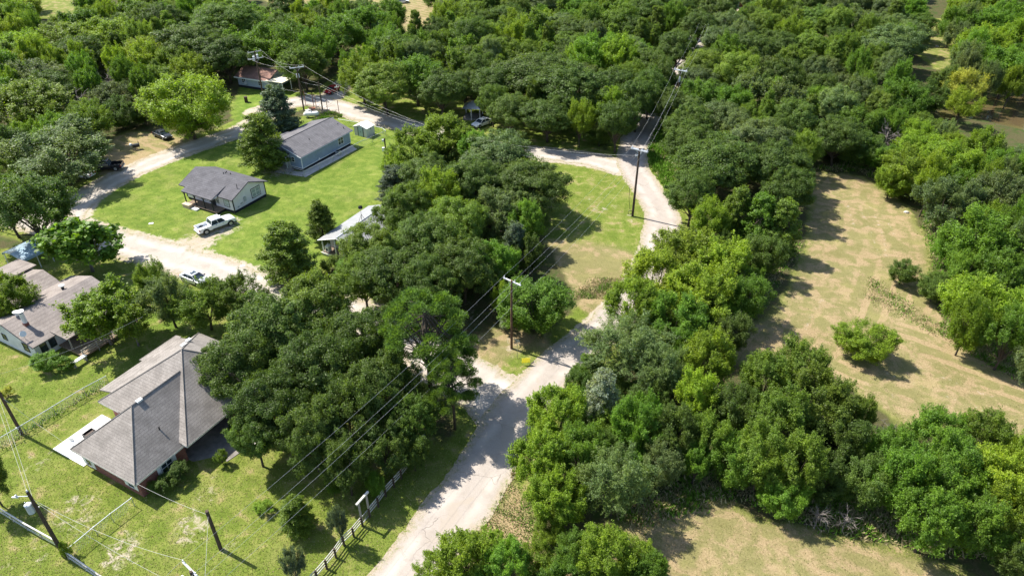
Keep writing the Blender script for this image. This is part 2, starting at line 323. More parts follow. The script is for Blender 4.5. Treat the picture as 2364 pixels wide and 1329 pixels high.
def zone_colors(k, v):
    """colour of turf from the zone attributes; v = world position"""
    A = lambda n: k.n('ShaderNodeAttribute', _attribute_name=n).outputs['Fac']
    aL, aU, aD, aS = A('lawn'), A('lush'), A('dry'), A('dirt')
    fine = k.noise(v, 5.5, 6, .7); mid = k.noise(v, .55, 5, .6, .4); big = k.noise(v, .11, 4, .6); fib = k.noise(v, 16, 4, .75)
    # hay rows run along one direction of the field
    a = at(2010, 885); b = at(2350, 1015); ang = math.atan2(b[1]-a[1], b[0]-a[0])
    sp = k.n('ShaderNodeSeparateXYZ', Vector=v).outputs; wob = k.noise(v, .045, 3, .5)
    cross = A('row')
    ph = k.math('ADD', k.math('MULTIPLY', cross, 2*math.pi/2.3), k.math('MULTIPLY', wob, 6.)); ph = k.math('ADD', ph, k.math('MULTIPLY', k.noise(v, .25, 4, .6), 2.6))
    sw = k.math('MULTIPLY', k.math('SUBTRACT', k.ramp(k.math('SINE', ph), .3, .95), .28), k.ramp(k.noise(v, .08, 3), .2, .42))
    rows = k.math('ADD', k.math('ADD', k.math('MULTIPLY', sw, .32), .08), k.math('ADD', k.math('MULTIPLY', mid, .5), k.math('MULTIPLY', big, .3)))
    green = k.mix(aU, (.19, .22, .042), (.145, .235, .034))
    green = k.mix(k.ramp(fine, .35, .7), k.mix(1., green, (.58, .62, .52), 'MULTIPLY'), green)
    green = k.mix(k.math('MULTIPLY', k.ramp(mid, .42, .7), .8), green, k.mix(aU, (.28, .265, .075), (.225, .295, .05)))
    green = k.mix(k.ramp(aD, .38, .5), green, k.mix(k.ramp(fine, .3, .7), (.165, .155, .06), (.27, .24, .105)))
    straw = k.mix(k.ramp(fine, .3, .72), (.235, .172, .095), (.45, .345, .20))
    dm = k.math('ADD', aD, k.math('MULTIPLY', k.math('SUBTRACT', k.mix(k.ramp(aD, .5, .7), mid, rows), .5), k.math('ADD', 1.6, k.math('MULTIPLY', k.ramp(aD, .5, .62), 1.5))))
    dm = k.math('ADD', dm, k.math('MULTIPLY', k.math('SUBTRACT', fib, .5), .9))
    turf = k.mix(k.ramp(dm, .44, .66), green, straw)
    litter = k.mix(k.ramp(fine, .3, .7), (.045, .046, .018), (.13, .115, .055)); litter = k.mix(k.ramp(mid, .46, .64), litter, (.05, .08, .018))
    base = k.mix(k.ramp(k.math('ADD', aL, k.math('MULTIPLY', k.math('SUBTRACT', mid, .5), .9)), .35, .65), litter, turf)
    soil = k.mix(k.ramp(fine, .3, .75), (.36, .29, .22), (.56, .49, .41))
    sm = k.math('ADD', aS, k.math('ADD', k.math('MULTIPLY', k.math('SUBTRACT', k.noise(v, 1.1, 6, .7, .8), .5), 1.7), k.math('MULTIPLY', k.math('SUBTRACT', fib, .5), .9)))
    c = k.mix(k.ramp(sm, .45, .7), base, soil)
    mow = k.math('SINE', k.math('MULTIPLY', k.math('ADD', k.math('MULTIPLY', sp[0], .47), k.math('MULTIPLY', sp[1], .88)), 4.6)); c = k.mix(k.math('MULTIPLY', k.math('MULTIPLY', k.ramp(mow, -.2, .6), aL), .16), c, k.mix(1., c, (.7, .76, .65), 'MULTIPLY'))
    c = k.mix(k.math('MULTIPLY', k.math('MULTIPLY', k.ramp(k.noise(v, 1.4, 4, .7), .5, .7), aL), .4), c, k.mix(1., c, (.66, .74, .55), 'MULTIPLY'))
    c = k.mix(k.math('MULTIPLY', k.ramp(big, .42, .66), .45), c, k.mix(1., c, (.78, .76, .7), 'MULTIPLY'))
    c = k.mix(k.math('MULTIPLY', k.math('MULTIPLY', k.ramp(k.noise(v, .21, 5, .65), .52, .68), aL), .36), c, k.mix(k.ramp(fine, .3, .7), (.25, .235, .075), (.36, .32, .13)))
    return c, fine, fib
m, nt, b, out = newmat('ground'); k = N(nt); v = coords(k)
c, fine, fib = zone_colors(k, v); k.set(b, 'Base Color', c); b.inputs['Roughness'].default_value = .95; b.inputs['Specular IOR Level'].default_value = .1
k.set(b, 'Normal', k.bump(k.math('ADD', fine, fib), .55, .12)); M['ground'] = m
Z += .0
GROUND = grid_obj('ground', GX, GY, Z, dict(lawn=lawn, lush=lush, dry=dry, dirt=dirt, row=row), M['ground']); tag(GROUND, kind='structure')
for p_ in GROUND.data.polygons: p_.use_smooth = True
def sample(arr, X, Y):
    i = np.clip(np.searchsorted(gx, X)-1, 0, len(gx)-2); j = np.clip(np.searchsorted(gy, Y)-1, 0, len(gy)-2); return arr[j, i]
# road sheets
def road_mat(name, c0, c1, stain, bumpy, patch=None):
    m, nt, b, out = newmat(name); k = N(nt); v = coords(k)
    n1 = k.noise(v, 9, 6, .7); n2 = k.noise(v, .5, 5, .6, .6); n3 = k.noise(v, 45, 3, .7)
    c = k.mix(k.ramp(n1, .3, .72), c0, c1); c = k.mix(k.math('MULTIPLY', k.ramp(n2, .5, .72), .6), c, stain)
    if patch: c = k.mix(k.ramp(k.noise(v, .23, 4, .6, 1.), .56, .64), c, patch)
    c = k.mix(k.ramp(n3, .62, .8), c, [x*.75 for x in c0])
    ac = k.math('ABSOLUTE', k.n('ShaderNodeAttribute', _attribute_name='across').outputs['Fac'])
    tr = k.ramp(k.math('ABSOLUTE', k.math('SUBTRACT', ac, .45)), .26, .05)
    c = k.mix(k.math('MULTIPLY', tr, k.ramp(k.noise(v, .35, 4), .35, .65)), c, [min(1, x*1.14) for x in c1])
    ed = k.ramp(k.math('ADD', ac, k.math('MULTIPLY', k.math('SUBTRACT', k.noise(v, 1.3, 6, .75, .6), .5), .8)), .66, .98)
    c = k.mix(ed, c, k.mix(k.ramp(k.noise(v, 2.4, 5, .7), .5, .62), k.mix(k.ramp(n1, .35, .7), (.27, .22, .15), (.46, .39, .30)), (.17, .19, .05)))
    if patch:
        vo = k.n('ShaderNodeTexVoronoi', Vector=k.n('ShaderNodeVectorMath', _operation='ADD', i0=v, i1=k.n('ShaderNodeTexNoise', Vector=v, Scale=.8, Detail=4.).outputs[1]).outputs[0], Scale=.33, _feature='DISTANCE_TO_EDGE').outputs[0]
        c = k.mix(k.math('MULTIPLY', k.ramp(vo, .012, .003), k.ramp(k.noise(v, .2, 3), .5, .6)), c, [x*.66 for x in c0])
        c = k.mix(k.math('MULTIPLY', k.ramp(k.noise(v, 1.6, 5, .7), .62, .72), .5), c, [x*.62 for x in c0])
    k.set(b, 'Base Color', c); b.inputs['Roughness'].default_value = .92; b.inputs['Specular IOR Level'].default_value = .15
    k.set(b, 'Normal', k.bump(k.math('ADD', n1, n3), bumpy, .04)); return m
M['gravel'] = road_mat('gravel', (.325, .29, .25), (.455, .41, .36), (.27, .23, .185), .5)
M['asphalt'] = road_mat('asphalt', (.325, .285, .25), (.41, .362, .32), (.275, .235, .195), .3, (.36, .31, .26))
ZOFF = dict(gravel_lane=.020, gravel_track=.015, gravel_road=.024, side_drive=.011, asphalt_road=.032)
for n, (P, W) in ROADC.items():
    d = np.gradient(P, axis=0); d /= np.linalg.norm(d, axis=1)[:, None]+1e-9; nn = np.stack([-d[:, 1], d[:, 0]], 1)
    amp = .22 if n == 'asphalt_road' else .5
    def jag(seed):
        r_ = np.random.default_rng(seed); a = r_.normal(0, 1, len(P)); b_ = r_.normal(0, 1, len(P)); K = np.ones(5)/5
        return amp*(np.convolve(a, K, 'same')*1.3+.35*b_)
    L_ = P+nn*(W/2+jag(hash(n) % 1000 if False else len(n)))[:, None]; R_ = P-nn*(W/2+jag(len(n)+50))[:, None]
    fr = [0, .25, .5, .75, 1]; vs = []; fs = []
    for i in range(len(P)):
        for f in fr: q = L_[i]*(1-f)+R_[i]*f; vs.append((q[0], q[1], ZOFF[n]))
    for i in range(len(P)-1):
        for j in range(4): fs.append((i*5+j, i*5+j+1, i*5+6+j, i*5+5+j))
    o = MB().add(vs, fs).build(n, M['asphalt' if n == 'asphalt_road' else 'gravel']); tag(o, kind='structure')
    x_ = o.data.attributes.new('across', 'FLOAT', 'POINT'); x_.data.foreach_set('value', np.tile(np.array([-1, -.5, 0, .5, 1], 'f'), len(P)))
    for p_ in o.data.polygons:
        if p_.normal.z < 0: p_.flip()
# water
m, nt, b, out = newmat('muddy_water'); k = N(nt); v = coords(k)
k.set(b, 'Base Color', k.mix(k.ramp(k.noise(v, .12, 4, .6, 1.), .42, .6), (.095, .068, .034), (.12, .105, .04))); b.inputs['Roughness'].default_value = .12
k.set(b, 'Normal', k.bump(k.noise(v, 3, 3), .08, .05)); M['water'] = m
for p in POND:
    P = P2(p); c_ = P.mean(0); q = [(c_+(x-c_)*1.12) for x in P]
    o = MB().add([(x[0], x[1], -.32) for x in q], [tuple(range(len(q)))]).build('pond_water', M['water']); tag(o, kind='structure')
    for p_ in o.data.polygons:
        if p_.normal.z < 0: p_.flip()
# low grass blades on the lawns and stubble on the mown field, weeds by the edges: nobody could count them
m, nt, b, out = newmat('grass_blades'); k = N(nt)
g = k.n('ShaderNodeAttribute', _attribute_name='bcol').outputs['Color']
k.set(b, 'Base Color', g); b.inputs['Roughness'].default_value = .7; b.inputs['Specular IOR Level'].default_value = .15
tr = k.n('ShaderNodeBsdfTranslucent', Color=g).outputs[0]
ms = k.n('ShaderNodeMixShader', i0=.3, i1=b.outputs[0], i2=tr).outputs[0]; nt.links.new(ms, out.inputs[0]); M['blades'] = m
def tri_cloud(name, C, H, Wd, colr, lean=.5):
    n = len(C); a = rng.uniform(0, 2*np.pi, n); l = rng.uniform(0, 2*np.pi, n); t = np.stack([np.cos(a), np.sin(a), 0*a], 1)*Wd[:, None]
    tip = np.stack([np.cos(l)*H*lean, np.sin(l)*H*lean, H], 1)
    co = np.stack([C-t, C+t, C+tip], 1).reshape(-1, 3).astype('f'); me = bpy.data.meshes.new(name)
    me.vertices.add(3*n); me.vertices.foreach_set('co', co.ravel()); me.loops.add(3*n); me.loops.foreach_set('vertex_index', np.arange(3*n, dtype='i'))
    me.polygons.add(n); me.polygons.foreach_set('loop_start', np.arange(0, 3*n, 3, dtype='i'))
    at_ = me.attributes.new('bcol', 'FLOAT_COLOR', 'FACE'); at_.data.foreach_set('color', np.concatenate([colr, np.ones((n, 1))], 1).ravel().astype('f'))
    me.update(calc_edges=True); me.materials.append(M['blades']); o = bpy.data.objects.new(name, me); COL.objects.link(o); return o
ROAD_D = np.full(GX.shape, 99.)
for n, (P, W) in ROADC.items():
    m_ = (GX > P[:, 0].min()-9) & (GX < P[:, 0].max()+9) & (GY > P[:, 1].min()-9) & (GY < P[:, 1].max()+9)
    ROAD_D[m_] = np.minimum(ROAD_D[m_], line_d(GX[m_], GY[m_], P[::2])-W.mean()/2)
BLOCK = []                             # building footprints filled in below: no grass grows through floors
# ---------------------------------------------------------------- trees
def leafmat():
    m, nt, b, out = newmat('leaves'); k = N(nt); oi = k.n('ShaderNodeObjectInfo')
    t1 = k.n('ShaderNodeAttribute', _attribute_name='tint').outputs['Fac']; t2 = k.n('ShaderNodeAttribute', _attribute_name='clump').outputs['Fac']
    c = k.mix(t2, oi.outputs['Color'], k.mix(1., oi.outputs['Color'], (1.3, 1.2, .8), 'MULTIPLY'))
    s = k.math('MULTIPLY', k.math('ADD', k.math('MULTIPLY', t1, 1.), .5), k.math('ADD', k.math('MULTIPLY', oi.outputs['Random'], .3), .85))
    c = k.mix(1., c, k.n('ShaderNodeCombineXYZ', X=s, Y=s, Z=s).outputs[0], 'MULTIPLY')
    k.set(b, 'Base Color', c); b.inputs['Roughness'].default_value = .5; b.inputs['Specular IOR Level'].default_value = .3
    tc = k.mix(1., c, (1.6, 1.6, .5), 'MULTIPLY'); tr = k.n('ShaderNodeBsdfTranslucent', Color=tc).outputs[0]
    ms = k.n('ShaderNodeMixShader', i0=.42, i1=b.outputs[0], i2=tr).outputs[0]; nt.links.new(ms, out.inputs[0]); return m
M['leaves'] = leafmat()
def unit(v): return v/(np.linalg.norm(v, axis=-1, keepdims=True)+1e-9)
def leaf_mesh(name, C, Nrm, size, asp, tint, clump):
    n = len(C); t = unit(np.cross(Nrm, rng.normal(size=(n, 3)))); b_ = np.cross(Nrm, t); s = size[:, None]
    co = np.stack([C-t*s, C-b_*s*asp+Nrm*s*.15, C+t*s, C+b_*s*asp+Nrm*s*.15], 1).reshape(-1, 3).astype('f')
    me = bpy.data.meshes.new(name); me.vertices.add(4*n); me.vertices.foreach_set('co', co.ravel()); me.loops.add(4*n); me.loops.foreach_set('vertex_index', np.arange(4*n, dtype='i'))
    me.polygons.add(n); me.polygons.foreach_set('loop_start', np.arange(0, 4*n, 4, dtype='i'))
    for q, a in (('tint', tint), ('clump', clump)):
        x = me.attributes.new(q, 'FLOAT', 'FACE'); x.data.foreach_set('value', a.astype('f'))
    me.update(calc_edges=True); me.materials.append(M['leaves']); return me
def dirs(n, zmin=-.3):
    z = rng.uniform(zmin, 1, n); a = rng.uniform(0, 2*np.pi, n); r_ = np.sqrt(1-z*z); return np.stack([r_*np.cos(a), r_*np.sin(a), z], 1)
def lobes(D, k_=9, amp=.28):
    L = dirs(k_, -.2); w = np.exp(6*(D@L.T-1)); return 1-amp*.55+amp*np.max(w, 1)*1.1
def limb_mesh(name, tips, base_h, r0, m, lean=None, start=.5):
    mb = MB(); top = Vector((rng.normal(0, .25), rng.normal(0, .25), base_h)); mb.tube([(0, 0, -.2), (top.x*.4, top.y*.4, base_h*.5), top], r0, 7, r0*.62)
    for t in tips:
        t = Vector(t); f = rng.uniform(start, 1.); p0 = top*f; mid = p0.lerp(t, .5)+Vector((rng.normal(0, .25), rng.normal(0, .25), .25+rng.normal(0, .2)))
        mb.tube([p0, p0.lerp(mid, .5)+Vector((0, 0, .1)), mid, t], r0*.42, 5, r0*.07, cap=False)
    me = mb.build(name, m, smooth=True); d = me.data; bpy.data.objects.remove(me); return d
def bez(n): return rng.uniform(0, 1, n)
R0, H0 = 5., 9.
def oak(seed, nc=300, per=215, leaf=.098, zc=5.3, rz=3.7, zmin=-.45):
    D = dirs(nc, zmin); rad = lobes(D, 11, rng.uniform(.32, .6))*rng.uniform(.74, 1.06, nc); inner = rng.random(nc) < .16; rad[inner] *= .6
    C0 = D*np.array([R0, R0, rz])*rad[:, None]*.86+[0, 0, zc]; cr = rng.uniform(.3, .82, nc)
    idx = np.repeat(np.arange(nc), per); d2 = dirs(nc*per, -.75); rr = rng.uniform(.55, 1, nc*per)**.6*(1+.5*rng.normal(size=nc*per).clip(-1.5, 2)*.5)
    C = C0[idx]+d2*np.array([1, 1, .72])*(rr*cr[idx])[:, None]
    Nn = unit(d2*.7+unit(C-[0, 0, zc-1.5])*.5+[0, 0, .45]+rng.normal(size=C.shape)*.55)
    cl = rng.random(nc)**1.5; me = leaf_mesh('oak_crown', C, Nn, rng.uniform(.6, 1.25, len(C))*leaf, .62, bez(len(C)), cl[idx]*.8)
    tips = C0[rng.permutation(nc)[:22]]; return me, limb_mesh('oak_trunk', tips, 2.6, .26, M['bark'])
def spray_tree(seed, ntip=62, nsp=10, per=76, leaf=.108, zc=5.0, rz=4.0, zmin=-.6, up=.35, length=1.7, rad_j=.22, fill=1., asp=.5, bark='bark', amp=.3, trunk=2.2, name='elm', limbs=20, inner=.1):
    D = dirs(ntip, zmin); rad = lobes(D, 8, amp)*rng.uniform(.7, 1., ntip)*fill; inn = rng.random(ntip) < inner; rad[inn] *= .65
    T = D*np.array([R0, R0, rz])*rad[:, None]*.8+[0, 0, zc]
    ti = np.repeat(np.arange(ntip), nsp); sd = unit(unit(T[ti]-[0, 0, zc-2.2])+[0, 0, up]+rng.normal(size=(len(ti), 3))*.62)
    L = rng.uniform(.6, 1., len(ti))*length; p0 = T[ti]+rng.normal(size=(len(ti), 3))*.3-sd*(L*.45)[:, None]
    si = np.repeat(np.arange(len(ti)), per); t = rng.uniform(0, 1, len(si)); taper = (1.15-t*.8)
    C = p0[si]+sd[si]*(t*L[si])[:, None]+rng.normal(size=(len(si), 3))*(rad_j*taper)[:, None]
    Nn = unit(sd[si]*.35+[0, 0, .75]+rng.normal(size=C.shape)*.6)
    cl = rng.random(ntip)**1.6; me = leaf_mesh(name+'_crown', C, Nn, rng.uniform(.55, 1.25, len(C))*leaf, asp, bez(len(C)), cl[ti[si]]*.9)
    return me, limb_mesh(name+'_trunk', T[rng.permutation(ntip)[:limbs]], trunk, .22, M[bark])
def cedar(seed, nb=150, per=230, rb=3.0, h=9., zl=1.4, cone=.62, leaf=.11):
    z = zl+(h-zl)*rng.random(nb)**1.15*.97; f = (z-zl)/(h-zl); Rz = rb*np.clip(1.05-f, .04, 1)**cone*(.72+.28*np.minimum(1, f*7))*rng.uniform(.7, 1.08, nb)
    a = rng.uniform(0, 2*np.pi, nb); d = np.stack([np.cos(a), np.sin(a), rng.uniform(.1, .55, nb)], 1); d = unit(d)
    o = np.stack([0*z, 0*z, z-.35*Rz], 1); i = np.repeat(np.arange(nb), per); t = .3+.7*rng.random(len(i))**.7; j = (.12+.3*(1-t))
    C = o[i]+d[i]*(t*Rz[i]*1.08)[:, None]+rng.normal(size=(len(i), 3))*j[:, None]*np.array([1, 1, .8])
    Nn = unit(d[i]*.6+[0, 0, .5]+rng.normal(size=C.shape)*.6); cl = rng.random(nb)**1.5
    me = leaf_mesh('cedar_crown', C, Nn, rng.uniform(.6, 1.3, len(C))*leaf, .45, bez(len(C)), cl[i]*.7)
    return me, limb_mesh('cedar_trunk', (o+d*Rz[:, None]*.8)[rng.permutation(nb)[:24]], h*.72, .19, M['bark'], start=.2)
def pine(seed, nb=85, per=330):
    z = 4.2+8.2*rng.random(nb); f = (z-4.2)/8.2; Rz = 4.3*np.sqrt(np.clip(1-(f*1.02-.15)**2*1.15, .02, 1))*rng.uniform(.55, 1., nb)
    a = rng.uniform(0, 2*np.pi, nb); tip = np.stack([np.cos(a)*Rz, np.sin(a)*Rz, z+.25*Rz], 1)
    i = np.repeat(np.arange(nb), per); d2 = dirs(len(i), -.5); rr = .85*rng.random(len(i))**.45
    C = tip[i]+d2*rr[:, None]*np.array([1, 1, .72]); Nn = unit(np.cross(d2+[0, 0, .3], rng.normal(size=C.shape)))
    me = leaf_mesh('pine_crown', C, Nn, rng.uniform(.7, 1.3, len(C))*.17, .22, bez(len(C)), rng.random(nb)[i]*.6)
    return me, limb_mesh('pine_trunk', tip[:60], 11.6, .24, M['bark'], start=.35)
def dead_mesh(name, m, n=26, h=4.5, spread=2.2):
    mb = MB(); mb.tube([(0, 0, -.2), (.1, .1, h*.4), (.15, 0, h*.7)], .10, 6, .04)
    for q in range(n):
        z = rng.uniform(.15, .7)*h; a = rng.uniform(0, 2*np.pi); L = rng.uniform(.5, 1)*spread; p = Vector((.1, .05, z)); d = Vector((math.cos(a), math.sin(a), rng.uniform(.2, 1.))).normalized()
        pts = [p]
        for s_ in range(4): d = (d+Vector(rng.normal(0, .25, 3))).normalized(); pts.append(pts[-1]+d*L/4)
        mb.tube(pts, .03, 4, .01, cap=False)
        for s_ in (1, 2, 3, 3):
            d2 = (d+Vector(rng.normal(0, .7, 3))).normalized(); mb.tube([pts[s_], pts[s_]+d2*L*.25, pts[s_]+d2*L*.45+Vector(rng.normal(0, .1, 3))], .022, 3, .008, cap=False)
    o = mb.build(name, m); d = o.data; bpy.data.objects.remove(o); return d
LIB = {}
def lib(kind, n, f): LIB[kind] = [f(i) for i in range(n)]
lib('oak', 5, oak)
lib('elm', 5, lambda i: spray_tree(i))
lib('dense', 3, lambda i: spray_tree(i, 80, 9, 66, .108, 4.5, 4.5, -.95, .25, 1.5, .26, name='thicket', trunk=1.6, inner=.15))
lib('shrub', 3, lambda i: spray_tree(i, 42, 8, 60, .14, 4.2, 4.6, -.75, .5, 2.0, .3, name='shrub', trunk=1.2, limbs=14))
lib('sparse', 2, lambda i: spray_tree(i, 52, 8, 48, .13, 5.2, 3.8, -.5, .3, 1.5, .28, name='open_tree', bark='grey_bark', amp=.45, limbs=40, asp=.75, inner=.25))
lib('bigleaf', 1, lambda i: spray_tree(i, 48, 8, 16, .30, 5.2, 3.9, -.5, .1, 1.2, .42, name='bigleaf', bark='grey_bark', amp=.5, limbs=34, asp=.85, inner=.2))
lib('willow', 2, lambda i: spray_tree(i, 60, 10, 66, .108, 5.0, 4.2, -.6, -.1, 2.2, .18, name='willow', asp=.35))
lib('cedar', 3, lambda i: cedar(i, cone=(.62, .45, .5)[i]))
lib('pine', 2, pine)
LIB['dead'] = [(None, dead_mesh('bare_branches', M['grey_bark'])) for _ in range(3)]
KINDS = dict(oak=('oak_tree', 'oak'), elm=('elm_tree', 'elm'), dense=('hedgerow_tree', 'bushy tree'), shrub=('shrub', 'shrub'), sparse=('open_tree', 'thin crowned tree'), bigleaf=('catalpa_tree', 'broad leaved tree'), willow=('willow_tree', 'willow'), cedar=('cedar_tree', 'cedar'), pine=('pine_tree', 'pine'), dead=('dead_tree', 'bare dead tree'))
COLS = dict(D=((.084, .140, .028), 'dark green'), O=((.122, .192, .028), 'olive green'), G=((.118, .170, .066), 'grey green'), M=((.108, .202, .025), 'mid green'), B=((.160, .246, .023), 'bright green'),
            Y=((.190, .272, .026), 'yellow green'), L=((.33, .36, .07), 'pale yellow'), S=((.225, .28, .21), 'silvery'), U=((.105, .145, .105), 'blue green'), P=((.105, .19, .045), 'fresh green'), N=((.2, .2, .2), 'grey'))
BASE = dict(cedar=(3., 9.), pine=(4.3, 12.6), dead=(2.2, 4.5))
TREES = []
def put_tree(x, y, kind, col, Rm, h, label, group=None):
    nm, cat = KINDS[kind]; cm, tm = LIB[kind][len(TREES) % len(LIB[kind])]; b0, bh = BASE.get(kind, (R0, H0))
    s = Rm/b0; rz = random.uniform(0, 6.283)
    if kind == 'dead':
        o = bpy.data.objects.new(nm, tm); COL.objects.link(o); o.location = (x, y, 0); o.rotation_euler = (0, 0, rz); o.scale = (s, s, h/bh); tag(o, label, 'tree', group); TREES.append((x, y, Rm, o)); return o
    root = empty(nm, (x, y, 0), rz, label, 'shrub' if kind == 'shrub' else 'tree', group)
    root.scale = (s*random.uniform(.94, 1.06), s*random.uniform(.94, 1.06), h/bh)
    t = bpy.data.objects.new('trunk', tm); c = bpy.data.objects.new('crown', cm)
    for o in (t, c): COL.objects.link(o); o.parent = root
    a = COLS[col][0]; g_ = random.uniform(.88, 1.12); f = [g_*random.uniform(.96, 1.04) for _ in range(3)]; c.color = (a[0]*f[0], a[1]*f[1], a[2]*f[2], 1)
    TREES.append((x, y, Rm, root)); return root
